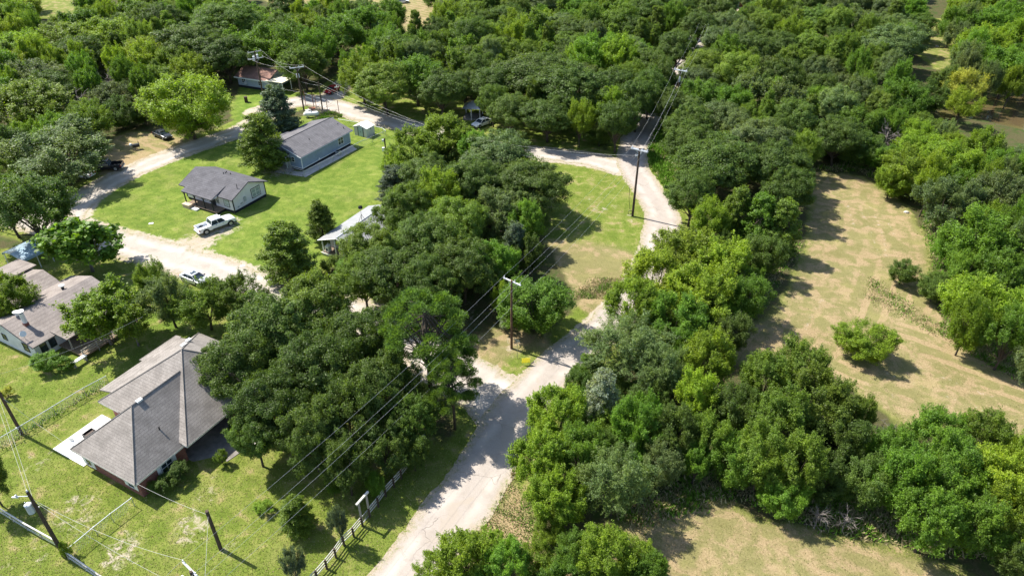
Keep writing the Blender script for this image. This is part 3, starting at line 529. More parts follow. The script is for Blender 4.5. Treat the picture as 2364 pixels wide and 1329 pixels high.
HAND = [
# grove between the brick house and the road
(560,850,85,'oak','D',8.5,'overhanging the hip roof of the brick house'),
(625,955,85,'oak','D',8.5,'at the front corner of the brick house'),
(640,770,95,'oak','D',9.5,'behind the brick house beside the gravel lane'),
(735,865,92,'oak','D',9.5,'in the middle of the grove by the brick house'),
(735,725,85,'oak','O',9,'on the lane edge of the grove, left of the gap'),
(835,800,80,'oak','D',9,'in the grove just left of the tall pine'),
(590,1015,55,'oak','D',6.5,'over the front walk of the brick house'),
(720,1010,70,'oak','D',8,'at the lawn edge of the grove by the wires'),
(800,960,80,'elm','D',9.5,'with light sprays in the front of the grove'),
(880,905,75,'oak','D',9,'below the pine in the grove'),
(800,1075,62,'elm','D',7,'at the lower tip of the grove above the lawn'),
(880,1030,70,'elm','D',6.5,'in the grove beside the wooden rail fence'),
(955,970,64,'elm','D',7,'in the grove nearest the road bend'),
(955,1045,40,'dense','D',5,'small, against the rail fence under the grove'),
(768,1120,20,'dense','M',3,'small, in the shade at the foot of the grove'),
(868,1120,26,'dense','M',3.5,'small, beside the rail fence north of the gate'),
(985,800,92,'pine','P',13,'tall, standing over the lane junction'),
(1045,905,58,'pine','P',9,'lower, spreading over the road edge'),
# between the left house and the lane
(545,690,70,'elm','O',7,'at the lane edge behind the brick house roof'),
(470,700,68,'elm','O',7,'hiding the front of the silver car'),
(385,690,62,'elm','G',7.5,'left of the silver car by the lane'),
(352,650,40,'elm','O',6.5,'slim, closest to the lane left of the silver car'),
(232,728,95,'sparse','B',7.5,'in front of the left house with bare grey twigs'),
(300,745,60,'sparse','B',6,'right of the left house over its deck'),
(190,565,82,'bigleaf','M',7.5,'beside the metal carport'),
(20,690,62,'elm','B',7,'leaning over the left house roof at the picture edge'),
(108,836,34,'shrub','M',2.4,'at the corner of the left house'),
(150,838,22,'shrub','M',1.8,'by the white board on the left house deck'),
(65,480,105,'elm','D',11,'large, above the metal carport'),
(10,470,70,'elm','M',10,'at the left picture edge above the carport'),
# upper left
(432,250,104,'dense','B',12.5,'large and round, alone beside the gravel track'),
(140,358,116,'dense','G',10,'wide, over the parked white vehicle'),
(60,245,115,'elm','B',10,'broad, at the left edge behind the grey oak'),
(200,268,45,'elm','O',8,'between the grey oak and the tangled bare tree'),
(275,262,42,'dense','D',6.5,'dark, at the back of the dry grass patch'),
(330,262,34,'dense','D',5,'low and dark, left of the round bright tree'),
(5,335,60,'elm','D',9,'at the left edge below the broad bright tree'),
(30,395,40,'dense','O',6,'low, at the left edge under the wide grey oak'),
(262,225,55,'elm','G',7,'between the round bright tree and the grey oak'),
(185,235,50,'dead','N',7,'with tangled branches behind the grey oak'),
(250,190,40,'dead','N',7,'with dark tangled branches farther back in the wood'),
(90,180,70,'elm','G',9,'bushy, above the broad bright tree'),
(330,130,60,'elm','Y',9,'in the wood left of the red roofed house'),
(150,95,75,'elm','B',10,'tall, near the top left clearing'),
(60,105,60,'elm','B',9.5,'at the top left corner'),
(20,150,50,'willow','Y',8,'low, on the left edge of the top wood'),
(250,85,70,'elm','B',10,'below the top left clearing'),
(440,110,80,'oak','D',11,'big, in the wood left of the red roofed house'),
(530,60,75,'oak','D',12,'big, rising behind the red roofed house'),
(520,135,60,'oak','D',10,'against the end of the red roofed house'),
(370,195,55,'elm','O',8,'behind the round bright tree'),
(645,108,78,'elm','M',12,'behind the red roofed house'),
(700,150,60,'elm','D',10,'shading the flat carport of the red roofed house'),
(778,85,76,'elm','M',12,'tall, with open top above the red car'),
(720,72,56,'elm','B',12,'with sunlit top at the far field edge'),
(850,60,70,'elm','M',11,'between the far field and the red car'),
# right of the red car: large group behind the gravel road
(835,180,55,'elm','B',10,'bright edge of the wood, beside the red car'),
(890,205,65,'oak','O',10,'above the gravel road, right of the red car'),
(960,180,75,'elm','M',10.5,'above the gravel road, second from the red car'),
(1020,215,60,'oak','D',9,'shading the gravel road by the small kiosk'),
(1150,205,62,'oak','D',9.5,'right of the small grey kiosk'),
(1235,190,85,'oak','D',11,'large, left of the road junction'),
(1325,215,90,'oak','D',11,'large and clumpy, at the road junction'),
(1420,215,60,'oak','D',10,'over the asphalt road at the junction'),
(1265,275,60,'oak','D',8,'lowest of the junction oaks, over the gravel road'),
(1180,265,45,'oak','D',8,'beside the parked white car'),
(1425,288,44,'oak','D',9.5,'at the road edge of the junction, under the big oaks'),
(1385,312,34,'dense','D',4.5,'low, on the shady bank of the junction'),
(1472,240,48,'oak','D',10,'left of the asphalt road just above the junction'),
(1500,212,40,'oak','D',10,'at the left kerb of the shaded far road'),
(1525,190,38,'oak','D',9.5,'left of the asphalt road below the farthest pole'),
(1660,20,45,'oak','D',10,'at the top edge left of the rusty cabin'),
(1545,255,42,'oak','D',8.5,'leaning over the far asphalt road, left side'),
(1560,120,45,'oak','D',10,'left of the asphalt road above the farthest pole'),
(1610,70,42,'oak','D',10,'left of the asphalt road near its far end'),
(1625,165,45,'oak','O',9.5,'right of the asphalt road beside the farthest pole'),
(1665,105,45,'oak','G',9.5,'right of the asphalt road near its far end'),
(1430,140,55,'elm','B',12,'with a bright top behind the junction oaks'),
(1500,165,45,'oak','D',10,'left of the farthest crossarm pole'),
# island of trees around the grey roofed house
(955,345,72,'elm','B',8.5,'at the upper left of the middle grove'),
(1030,315,72,'elm','B',8.5,'at the top of the middle grove by the gravel road'),
(925,385,40,'elm','B',6.5,'by the meter post on the lawn'),
(1095,345,48,'elm','M',7.5,'in the middle grove below the gravel road'),
(912,432,50,'cedar','U',7,'on the lawn edge above the grey roofed house'),
(985,415,60,'oak','D',8,'in the middle grove above the bright young tree'),
(1160,370,78,'oak','G',8.5,'at the right top of the middle grove'),
(1225,435,78,'oak','D',8.5,'on the corner lawn edge of the middle grove'),
(1090,425,65,'oak','D',8.5,'deep in the middle grove'),
(1015,445,58,'elm','B',9.5,'young and bright, in the heart of the middle grove'),
(935,495,62,'oak','O',8.5,'touching the grey roof at its far end'),
(1140,500,78,'elm','G',8.5,'in the middle grove beside the corner lawn shadow'),
(1050,530,72,'oak','O',9,'in the centre of the middle grove'),
(1212,515,50,'elm','M',8,'at the lawn shadow of the middle grove'),
(985,570,80,'oak','D',9,'right of the grey roofed house'),
(868,588,66,'oak','O',8.5,'in front of the grey roofed house'),
(1190,580,38,'cedar','U',8.5,'slender, at the right edge of the middle grove'),
(1140,610,62,'elm','M',8,'behind the crossarm pole by the yellow sign'),
(1215,590,45,'elm','D',7,'at the tan verge of the corner lawn'),
(1070,625,70,'oak','D',8.5,'above the shaded yard left of the pole'),
(910,645,75,'oak','D',8.5,'over the red machines in the yard'),
(985,665,65,'oak','D',8.5,'just above the tall pine'),
(840,650,55,'oak','O',7.5,'beside the white gravel gap in the lane'),
(800,625,38,'shrub','M',3.5,'below the porch of the grey roofed house'),
(765,610,26,'shrub','O',3,'small, left of the porch of the grey roofed house'),
(800,590,20,'cedar','S',4,'small and pale, against the grey roofed house porch'),
(1235,705,90,'dense','M',7.5,'alone, right of the pole by the yellow sign'),
(1165,690,32,'dense','B',5.5,'small, behind the pole by the yellow sign'),
(1168,748,18,'shrub','S',2.2,'small and pale, at the foot of the pole'),
# yard cedars
(741,512,42,'cedar','O',6.5,'standing free on the lawn by the grey roof'),
(660,585,72,'cedar','O',8,'wide, on the lawn beside the lane'),
(602,330,62,'cedar','O',10,'tall, between the white house and the blue house'),
(640,262,58,'cedar','U',10,'tall, behind the blue house by the utility poles'),
(684,1190,46,'cedar','O',4.2,'round, on the front lawn inside the rail fence'),
(780,1205,25,'elm','U',5,'young, beside the rail fence gate'),
(676,1300,30,'elm','U',5,'young, at the bottom edge by the rail fence'),
(607,1170,24,'shrub','B',1.3,'low, on the front lawn below the brick house'),
(510,1055,16,'shrub','O',2,'small, by the front walk of the brick house'),
(410,1090,32,'shrub','D',2.2,'dark, under the front window of the brick house'),
(370,1118,28,'shrub','D',1.8,'dark, at the near corner of the brick house'),
(545,985,18,'shrub','D',2.,'dark, in the shaded court of the brick house'),
(150,1268,16,'shrub','B',2.2,'climbing the foot of the transformer pole'),
(15,905,16,'shrub','L',1.5,'dry, at the left edge by the pole'),
# right of the asphalt road
(1590,300,50,'oak','D',9,'over the asphalt road above the junction'),
(1660,390,92,'oak','D',10,'large, hanging over the road right of the junction pole'),
(1740,350,80,'oak','G',10,'behind the large oak right of the junction pole'),
(1600,455,55,'oak','D',8.5,'closest to the road right of the junction pole'),
(1790,395,70,'oak','D',9.5,'at the head of the mown field, left side'),
(1820,450,55,'oak','D',8.5,'left of the narrow end of the mown field'),
(1640,510,50,'elm','B',8,'bright, between the road oaks and the yellow trees'),
(1700,500,52,'cedar','O',9,'pointed, first of three cedars beside the field'),
(1755,520,50,'cedar','M',9,'pointed, second of three cedars beside the field'),
(1805,530,52,'cedar','O',9,'pointed, third of three cedars, on the field edge'),
(1760,590,55,'dense','D',7,'shading the field below the three cedars'),
(1590,585,85,'elm','Y',8,'rounded, beside the road where it narrows'),
(1660,600,78,'elm','Y',8.5,'rounded, second in the yellow row by the road'),
(1515,640,86,'elm','Y',8,'on the road edge above the narrow verge'),
(1620,680,85,'elm','B',8.5,'in the hedgerow below the yellow trees'),
(1462,705,74,'elm','B',8,'leaning over the road opposite the lone bushy tree'),
(1720,690,60,'dense','M',7,'on the field side of the hedgerow'),
(1560,740,75,'elm','M',8,'in the hedgerow behind the grey green willow'),
(1440,800,105,'willow','G',8.5,'big, over the road opposite the yellow sign'),
(1520,850,70,'willow','G',8,'lower part of the hedgerow opposite the yellow sign'),
(1635,830,66,'elm','Y',8.5,'in the hedgerow beside the grey green willow'),
(1610,910,55,'elm','Y',7.5,'lower, below the other yellow tree of the hedgerow'),
(1690,770,50,'dense','D',6,'dark, on the field side beside the yellow tree'),
(1388,935,52,'cedar','S',8,'pale and spiky, in the roadside hedgerow'),
(1285,960,75,'elm','B',7,'where the road is widest, on its right side'),
(1245,1060,72,'elm','B',7,'on the right road side, leaning out over the asphalt'),
(1280,1150,72,'elm','B',6.5,'at the lower end of the roadside hedgerow'),
(1345,1040,62,'elm','M',7.5,'inside the hedgerow behind the bright roadside trees'),
(1418,1110,88,'willow','G',8,'rounded, at the lower end of the hedgerow'),
(1470,985,65,'elm','M',8,'in the hedgerow below the silvery cedar'),
(1555,1000,60,'elm','D',7.5,'in the dark middle of the hedgerow'),
(1530,1075,50,'dense','G',6,'at the shaded field edge of the hedgerow'),
(1640,1010,55,'elm','O',7.5,'in the hedgerow above the bottom field'),
(1690,950,60,'dense','D',7,'dark, deep in the hedgerow'),
(1700,1070,65,'dense','M',6.5,'above the bottom field shadow'),
(1770,880,70,'elm','O',8,'on the upper field side of the wide hedgerow'),
(1850,850,75,'elm','O',8,'at the top of the wide hedgerow beside the field'),
(1890,930,85,'elm','O',8.5,'large, on the right shoulder of the wide hedgerow'),
(1800,970,82,'elm','O',8.5,'in the centre of the wide hedgerow'),
(1760,1060,72,'elm','O',8,'lower middle of the wide hedgerow'),
(1840,1070,72,'elm','O',8,'at the lower front of the wide hedgerow'),
(1930,1020,70,'dense','D',7,'beside the bare branches of the wide hedgerow'),
(1810,1150,60,'dense','M',5,'on the bottom field edge of the wide hedgerow'),
(1985,960,42,'elm','O',6,'small, above the bare branches'),
(1900,1110,55,'dense','D',5,'dark, behind the fallen grey branches'),
(2000,1120,65,'dense','D',6,'dark, right of the fallen grey branches'),
(2065,1040,55,'elm','M',6.5,'in front of the striped hay rows'),
(2165,1010,72,'elm','M',8,'tall, against the striped hay rows'),
(2100,1110,80,'elm','M',8,'in the lower right thicket beside the bare twigs'),
(2200,1100,88,'elm','M',8.5,'large, in the middle of the lower right thicket'),
(2150,1200,80,'elm','M',7.5,'at the front of the lower right thicket'),
(2270,1010,62,'elm','O',7.5,'loose, on the right of the tall one by the hay rows'),
(2300,1110,80,'elm','Y',8,'yellowish, in the lower right thicket'),
(2270,1215,75,'elm','M',7,'low, in the lower right corner thicket'),
(2350,1200,80,'elm','B',7.5,'bright, in the lower right corner'),
(2370,1080,70,'elm','B',8,'bright, at the right edge of the lower thicket'),
(2350,1290,60,'dense','D',6,'dark, under the lower right corner'),
(2000,792,66,'dense','B',4.5,'alone in the mown field'),
(2045,1000,40,'dead','N',6,'with white limbs beside the hay rows'),
(1890,1190,34,'dead','N',3,'grey and fallen, at the bottom field edge'),
(1955,1200,34,'dead','N',3,'second grey tangle at the bottom field edge'),
(2240,1160,40,'dead','N',6,'between the lower right thicket trees'),
(2050,320,36,'dead','N',7,'purplish grey, at the top of the mown field'),
(2085,630,38,'dense','D',3.6,'small and dark, standing out into the mown field'),
(2160,665,42,'dense','D',4.2,'dark, behind the small one in the mown field'),
(2245,700,78,'elm','B',8,'bright, at the field edge right of the two dark bushes'),
(2340,730,70,'elm','B',8,'bright, at the right edge over the field'),
(2330,640,70,'elm','M',9,'at the right edge above the bright pair'),
(2250,560,90,'elm','M',10,'large, right of the mown field'),
(2190,470,75,'elm','G',9.5,'at the field edge opposite the three cedars'),
(2300,460,80,'elm','G',10,'behind the field edge row at the right side'),
(2110,400,70,'dense','B',8,'bushy, at the top right of the mown field'),
(2200,375,70,'elm','B',9,'sunlit, below the brown pond'),
(2290,350,44,'elm','G',6,'just below the brown pond'),
(2350,374,50,'elm','G',6.5,'at the right edge below the brown pond'),
(1985,342,60,'dense','D',6.5,'closing the narrow head of the mown field'),
(1935,325,55,'oak','D',8.5,'dark, left above the head of the mown field'),
(2030,362,48,'dense','M',5.5,'low and green, above the head of the mown field'),
(2130,300,48,'dense','O',6,'between the purplish bare tree and the brown pond'),
(2185,190,40,'elm','D',8,'dark, on the near side of the small far clearing'),
(2150,225,42,'dense','D',7,'dark, left of the drooping willow'),
(2060,420,40,'dense','B',6,'low, at the narrow head of the mown field'),
(2205,580,50,'dense','M',6,'on the field edge above the two dark bushes'),
(2230,200,48,'willow','L',9,'pale gold, left of the brown pond'),
(2225,240,42,'willow','Y',8,'drooping, at the water edge of the brown pond'),
(2265,110,60,'elm','B',11,'tall, above the pale gold willow'),
(2330,160,70,'elm','M',11,'on the far bank of the brown pond'),
(2300,60,60,'elm','M',11,'in the top right corner'),
(2200,60,40,'elm','M',10,'beside the small far pond'),
(1820,80,40,'elm','B',10,'bright, in the far wood near the top edge'),
(2060,110,60,'oak','G',10,'left of the small far pond'),
(2085,90,30,'elm','M',9,'green, leaning to the small far pond'),
(2080,230,62,'elm','M',10,'bright, in the far wood left of the brown pond'),
# bottom edge
(1075,1290,75,'elm','B',6,'left of three bright crowns at the bottom edge beside the road'),
(1165,1310,60,'elm','M',6,'middle of three bright crowns at the bottom edge'),
(1000,1318,45,'shrub','B',3.5,'touching the road at the bottom edge'),
(1400,1285,78,'elm','B',6.5,'right of three bright crowns at the bottom edge'),
(1300,1345,60,'elm','M',5,'low, cut by the bottom edge'),
(1500,1325,55,'elm','M',5,'low, at the bottom field edge'),
(1270,1215,38,'dense','B',3.5,'small, at the foot of the roadside hedgerow'),
(1120,1262,48,'shrub','B',3.5,'bushy, at the road verge behind the bottom edge crowns'),
(1235,1300,50,'dense','B',4.5,'bushy, between the bottom edge crowns'),
(1330,1275,52,'dense','M',4.5,'bushy, filling below the rounded willow'),
(1470,1300,52,'dense','B',4.5,'bushy, right of the bottom edge crowns at the field'),
(-30,1110,45,'elm','D',6,'just off the left edge, throwing shade on the lawn'),
]
for px, py, r_, kind, col, h, where in HAND:
    zc = h*(.5 if kind in ('dense', 'shrub', 'cedar') else .58)
    p = at(px, py, zc); Rm = r_*depth(p)/FPX
    put_tree(p[0], p[1], kind, col, Rm*(1.12 if kind != 'cedar' else 1.05), h*1.05, f"{COLS[col][1]} {KINDS[kind][1]} {where}")
NHAND = len(TREES)
# woods: trees filling the far stands; each names its stand and how near it is to a landmark there
WOODS = [
 ('left of the red roofed house', [(-40,-30),(230,10),(560,-40),(600,130),(540,165),(480,170),(340,210),(240,285),(-40,320)], (590,180), [('elm','B'),('elm','B'),('elm','M'),('elm','O'),('oak','D'),('elm','Y'),('elm','M'),('sparse','M'),('cedar','O')], 9.5),
 ('behind the red car', [(570,0),(640,30),(760,20),(900,30),(930,70),(800,190),(745,155),(640,130),(600,90)], (768,205), [('elm','M'),('elm','M'),('elm','B'),('oak','D'),('sparse','M')], 11),
 ('above the gravel road', [(960,80),(1010,60),(1000,-50),(1660,-50),(1620,40),(1560,110),(1490,200),(1420,290),(1300,300),(1130,260),(1060,215),(960,245),(840,215),(800,180),(900,80)], (1115,280), [('oak','D'),('oak','D'),('oak','O'),('oak','G'),('elm','M'),('elm','B'),('sparse','O'),('cedar','O')], 10),
 ('right of the far asphalt road', [(1660,70),(1740,10),(1740,-50),(2110,-50),(2125,60),(2110,140),(2170,250),(2140,290),(1930,320),(1900,385),(1700,400),(1600,440),(1555,410),(1570,300),(1600,180)], (1575,160), [('oak','D'),('oak','O'),('oak','G'),('oak','G'),('elm','O'),('elm','M'),('sparse','G'),('cedar','O')], 9.5),
 ('beyond the brown pond', [(2195,-50),(2420,-50),(2420,205),(2300,205),(2215,190),(2200,100)], (2300,240), [('elm','M'),('elm','B'),('elm','G')], 11),
 ('right of the mown field', [(2040,340),(2150,270),(2290,285),(2420,320),(2430,860),(2260,790),(2170,700),(2190,560),(2110,450),(2020,400)], (2090,490), [('elm','M'),('elm','G'),('dense','B'),('elm','B')], 9),
 ('in the roadside hedgerow', [(1480,640),(1600,540),(1760,560),(1760,700),(1690,760),(1560,900),(1660,1080),(1540,1100),(1330,1130),(1240,1100),(1340,800),(1420,760)], (1360,780), [('dense','M'),('elm','M'),('dense','O'),('dense','D')], 6),
 ('in the wide hedgerow', [(1720,860),(1900,840),(2010,1000),(2060,1000),(2380,1000),(2400,1280),(2200,1240),(2060,1180),(1950,1150),(1780,1160),(1680,1090)], (1955,1200), [('dense','M'),('dense','O'),('dense','D'),('elm','M')], 6),
 ('in the middle grove', [(920,360),(1060,290),(1180,350),(1270,440),(1230,560),(1170,640),(960,680),(860,660),(880,560),(900,480)], (820,510), [('dense','D'),('dense','M'),('oak','D')], 6),
]
ORD = 'nearest,second nearest,third nearest,fourth nearest,fifth nearest,sixth nearest,seventh nearest,eighth nearest,ninth nearest,tenth nearest,eleventh nearest,twelfth nearest,thirteenth nearest,fourteenth nearest,fifteenth nearest,sixteenth nearest,seventeenth nearest,eighteenth nearest,nineteenth nearest,twentieth nearest'.split(',')
LM = {(590,180): 'the house', (768,205): 'the car', (1115,280): 'the white car', (1575,160): 'the far pole', (2300,240): 'the water', (2090,490): 'the white stone', (1360,780): 'the shaded road', (1955,1200): 'the grey tangle', (820,510): 'the grey roof'}
def clear_of(x, y, Rm):
    for n, (P, W) in ROADC.items():
        if np.min(np.hypot(P[:, 0]-x, P[:, 1]-y)) < W.mean()/2+1.2+Rm*.25: return False
    return True
EXCL = [P2(e_, 6.) for e_ in ([(30,-70),(270,-70),(190,48),(70,48)], [(590,-70),(755,-70),(735,18),(615,15)], [(860,-70),(1015,-70),(1005,78),(915,72)], [(2120,-20),(2205,-20),(2215,165),(2130,130)], [(2190,215),(2440,190),(2440,345),(2300,330),(2200,300)])]
for wname, poly, lm, kinds, hh in WOODS:
    zc = hh*.55; P = P2(poly, zc); lo, hi = P.min(0), P.max(0); made = []
    under = hh < 7
    for q in range(2600):
        x, y = rng.uniform(lo[0], hi[0]), rng.uniform(lo[1], hi[1])
        if poly_sd(np.array([x]), np.array([y]), P)[0] < .6: continue
        kind, col = kinds[rng.integers(len(kinds))]; far = max(0, (y-120)/130)
        Rm = (rng.uniform(2.7, 5.4) if kind != 'cedar' else rng.uniform(2, 2.8))*(1+.42*far) if not under else rng.uniform(1.8, 2.8)
        if not clear_of(x, y, Rm): continue
        if any(poly_sd(np.array([x]), np.array([y]), e_)[0] > 0 for e_ in EXCL): continue
        if any((x-a)**2+(y-b_)**2 < ((Rm+c_)*(.62 if not under else .5))**2 for a, b_, c_, o in TREES): continue
        h = hh*rng.uniform(.74, 1.2)*(1 if not under else .8)
        o = put_tree(x, y, kind, col, Rm, h, None, f"trees {wname}"); made.append((o, kind, col, x, y))
    L0 = at(*lm)
    made.sort(key=lambda r_: math.hypot(r_[3]-L0[0], r_[4]-L0[1])); cnt = {}
    for o, kind, col, x, y in made:
        key = (kind, col); i = cnt.get(key, 0); cnt[key] = i+1
        o['label'] = f"{COLS[col][1]} {KINDS[kind][1]} {wname}, {ORD[i] if i < len(ORD) else 'among the farthest from'} {LM[lm]}"
print('TREES', NHAND, len(TREES))
# ---------------------------------------------------------------- buildings
YAW = R(-28.3)
def obox(mb, o, u, n, u0, u1, n0, n1, z0, z1):
    o, u, n = Vector(o), Vector(u), Vector(n)
    vs = [o+u*a+n*c+Vector((0, 0, z)) for z in (z0, z1) for a, c in ((u0, n0), (u1, n0), (u1, n1), (u0, n1))]
    return mb.add(vs, [(3, 2, 1, 0), (4, 5, 6, 7), (0, 1, 5, 4), (1, 2, 6, 5), (2, 3, 7, 6), (3, 0, 4, 7)])
FACE = {'+x': ((0, 1, 0), (1, 0, 0)), '-x': ((0, -1, 0), (-1, 0, 0)), '+y': ((-1, 0, 0), (0, 1, 0)), '-y': ((1, 0, 0), (0, -1, 0))}
def window(par, c, w_, h_, face, frame='white_paint', pane='glass', trim=None, cols=1, rows=2, shutter=None, bar=.07):
    u, n = FACE[face]; a, b_ = -w_/2, w_/2; z0, z1 = -h_/2, h_/2; mb = MB()
    if trim:
        t = .11
        for q in ((a-t, b_+t, z1, z1+t), (a-t, b_+t, z0-t, z0), (a-t, a, z0, z1), (b_, b_+t, z0, z1)): obox(mb, c, u, n, q[0], q[1], .0, .05, q[2], q[3])
        fr = mb.build('window', M[trim], par); mb = MB(); host = fr
    else: host = None
    for q in ((a, b_, z1-bar, z1), (a, b_, z0, z0+bar), (a, a+bar, z0+bar, z1-bar), (b_-bar, b_, z0+bar, z1-bar)): obox(mb, c, u, n, q[0], q[1], .003, .06, q[2], q[3])
    for i in range(1, cols): x = a+w_*i/cols; obox(mb, c, u, n, x-.035, x+.035, .003, .057, z0+bar, z1-bar)
    for i in range(1, rows): z = z0+h_*i/rows; obox(mb, c, u, n, a+bar, b_-bar, .003, .054, z-.025, z+.025)
    f = mb.build('frame' if host else 'window', M[frame], host or par); host = host or f
    p = MB(); obox(p, c, u, n, a+bar*.5, b_-bar*.5, .002, .025, z0+bar*.5, z1-bar*.5); p.build('pane', M[pane], host)
    if shutter:
        for s in (-1, 1):
            q = MB(); x = a-.42 if s < 0 else b_+.04; obox(q, c, u, n, x, x+.38, .003, .05, z0, z1); q.build('shutter', M[shutter], host)
    return host
def door(par, c, w_, h_, face, m_='white_paint', trim='white_paint'):
    u, n = FACE[face]; mb = MB(); obox(mb, c, u, n, -w_/2, w_/2, .003, .05, 0, h_)
    d = mb.build('door', M[m_], par); t = MB()
    for q in ((-w_/2-.1, -w_/2, 0, h_+.1), (w_/2, w_/2+.1, 0, h_+.1), (-w_/2, w_/2, h_, h_+.1)): obox(t, c, u, n, q[0], q[1], .003, .07, q[2], q[3])
    t.build('door_frame', M[trim], d); k = MB(); obox(k, c, u, n, w_/2-.14, w_/2-.08, .05, .1, h_*.45, h_*.5); k.build('handle', M['steel'], d); return d
def corner_boards(mb, xs, ys, z0, z1, t=.07):
    for x in xs:
        for y in ys: mb.box(x-t, x+t, y-t, y+t, z0, z1)
def vent(par, x, y, z, r=.06, h=.45, m_='black_trim', name='vent_pipe'):
    return MB().tube([(x, y, z-.3), (x, y, z+h)], r, 8).build(name, M[m_], par)
def house(name, org, label, yaw=YAW, cat='house'):
    return empty(name, (org[0], org[1], 0), yaw, label, cat)
def block(org, pts, yaw=YAW):
    c, s = math.cos(yaw), math.sin(yaw); BLOCK.append(np.array([(org[0]+x*c-y*s, org[1]+x*s+y*c) for x, y in pts]))
def slab_thing(name, org, pts, z0, z1, m_, yaw=YAW):
    o = MB().prism(pts, z0, z1).build(name, M[m_]); o.location = (org[0], org[1], 0); o.rotation_euler = (0, 0, yaw); tag(o, kind='structure'); block(org, pts, yaw); return o
# ---- white house with porch -------------------------------------------------
OW = (-44.25, 100.64); hw = house('white_house', OW, 'white house with black trim and charcoal roof beside the white pickup')
EZ, RZ, RY = 2.75, 4.15, 3.45
MB().extrude([(0, .45), (6.9, .45), (6.9, EZ), (RY, RZ-.12), (0, EZ)], 'x', -10.7, 0).build('wall', M['white_siding'], hw)
MB().box(-10.66, -.04, .04, 6.86, 0, .45).build('skirting', M['dark_skirt'], hw)
sl = (RZ-EZ)/RY; ez = EZ-.5*sl
rf = MB(); rf.slab([(-11.5, -.5, ez+.1), (.45, -.5, ez+.1), (.45, RY, RZ+.1), (-11.5, RY, RZ+.1)], .16); rf.slab([(-11.5, RY, RZ+.1), (.45, RY, RZ+.1), (.45, 7.4, ez+.1), (-11.5, 7.4, ez+.1)], .16)
roof = rf.build('roof', M['charcoal_shingle'], hw)
fa = MB(); fa.tube([(.47, -.52, ez+.02), (.47, RY, RZ+.02), (.47, 7.42, ez+.02)], .07, 4); fa.tube([(-11.52, -.52, ez+.02), (-11.52, RY, RZ+.02), (-11.52, 7.42, ez+.02)], .07, 4); fa.tube([(-11.5, 7.42, ez), (.47, 7.42, ez)], .06, 4)
fa.build('fascia', M['black_trim'], roof)
pr = MB(); pr.slab([(-9.6, -1.75, 2.5), (-2.75, -1.75, 2.5), (-2.75, 1.6, EZ+1.6*sl+.16), (-9.6, 1.6, EZ+1.6*sl+.16)], .14); pr.build('porch_roof', M['charcoal_shingle'], hw)
ch = MB(); ch.extrude([(-1.6, 2.38), (.0, 2.45), (1.55, EZ+1.5*sl)], 'x', -2.86, -2.80); ch.build('porch_gable', M['white_siding'], hw)
cb = MB(); corner_boards(cb, (-10.68, -.02), (.02, 6.88), .45, 2.7); cb.build('corner_board', M['black_trim'], hw)
for x in (-9.2, -6.9, -4.9, -3.0):
    p = MB().box(x-.07, x+.07, -1.62, -1.48, .4, 2.42); p.tube([(x-.45, -1.55, 2.35), (x, -1.55, 1.9)], .05, 4); p.tube([(x+.45, -1.55, 2.35), (x, -1.55, 1.9)], .05, 4); p.build('porch_post', M['black_trim'], hw)
dk = MB()
for i in range(14): x = -9.1+i*.5; dk.box(x, x+.47, -1.75, -.01, .34, .42)
dk.build('porch_deck', M['wood'], hw); MB().box(-9.05, -2.1, -1.7, -.02, 0.02, .335).build('deck_skirt', M['black_trim'], hw)
st = MB(); st.box(-7.4, -6.1, -2.45, -1.76, 0, .2); st.build('step', M['white_concrete'], hw)
rp = MB(); rp.box(-9.1, -7.6, -2.5, -1.77, .0, .62); rp.build('bench', M['new_wood'], hw); MB().box(-9.15, -7.55, -2.55, -1.765, .62, .68).build('bench_top', M['new_wood'], hw)
window(hw, (0, 4.85, 1.75), 1.75, 1.45, '+x', 'white_paint', 'pale_blind', 'black_trim', cols=2, rows=2)
window(hw, (-1.45, 0, 1.65), 1.0, 1.35, '-y', 'white_paint', 'blind', 'black_trim')
window(hw, (-9.9, 0, 1.7), .7, 1.0, '-y', 'white_paint', 'blind', 'black_trim')
window(hw, (-6.6, 0, 1.7), .8, 1.1, '-y', 'white_paint', 'glass', 'black_trim')
door(hw, (-4.6, 0, .45), .9, 2.0, '-y', 'black_trim', 'black_trim'); window(hw, (-3.6, 0, 1.7), .5, 1.2, '-y', 'white_paint', 'glass', 'black_trim')
mb = MB(); mb.box(0, .16, 2.15, 2.6, 1.2, 1.95); mb.build('meter_box', M['grey_siding'], hw)
for y, z in ((1.35, 1.05), (1.6, 1.08), (.75, .75)): MB().box(0, .1, y, y+.2, z, z+.16).build('utility_box', M['steel'], hw)
MB().tube([(.03, .9, .8), (.03, 2.1, .85), (.03, 2.2, 1.2)], .02, 5).build('conduit', M['steel'], hw)
vent(hw, -.35, 1.75, EZ+1.75*sl+.1, .05, .8, 'black_trim', 'service_mast')
for x, y in ((-5.9, 4.6), (-5.2, 5.0), (-6.6, 5.4), (-5.5, 3.9)): vent(hw, x, y, RZ-.42*abs(y-RY)+.08, .07, .3)
block(OW, [(-11, -1.9), (0, -1.9), (0, 6.9), (-11, 6.9)])
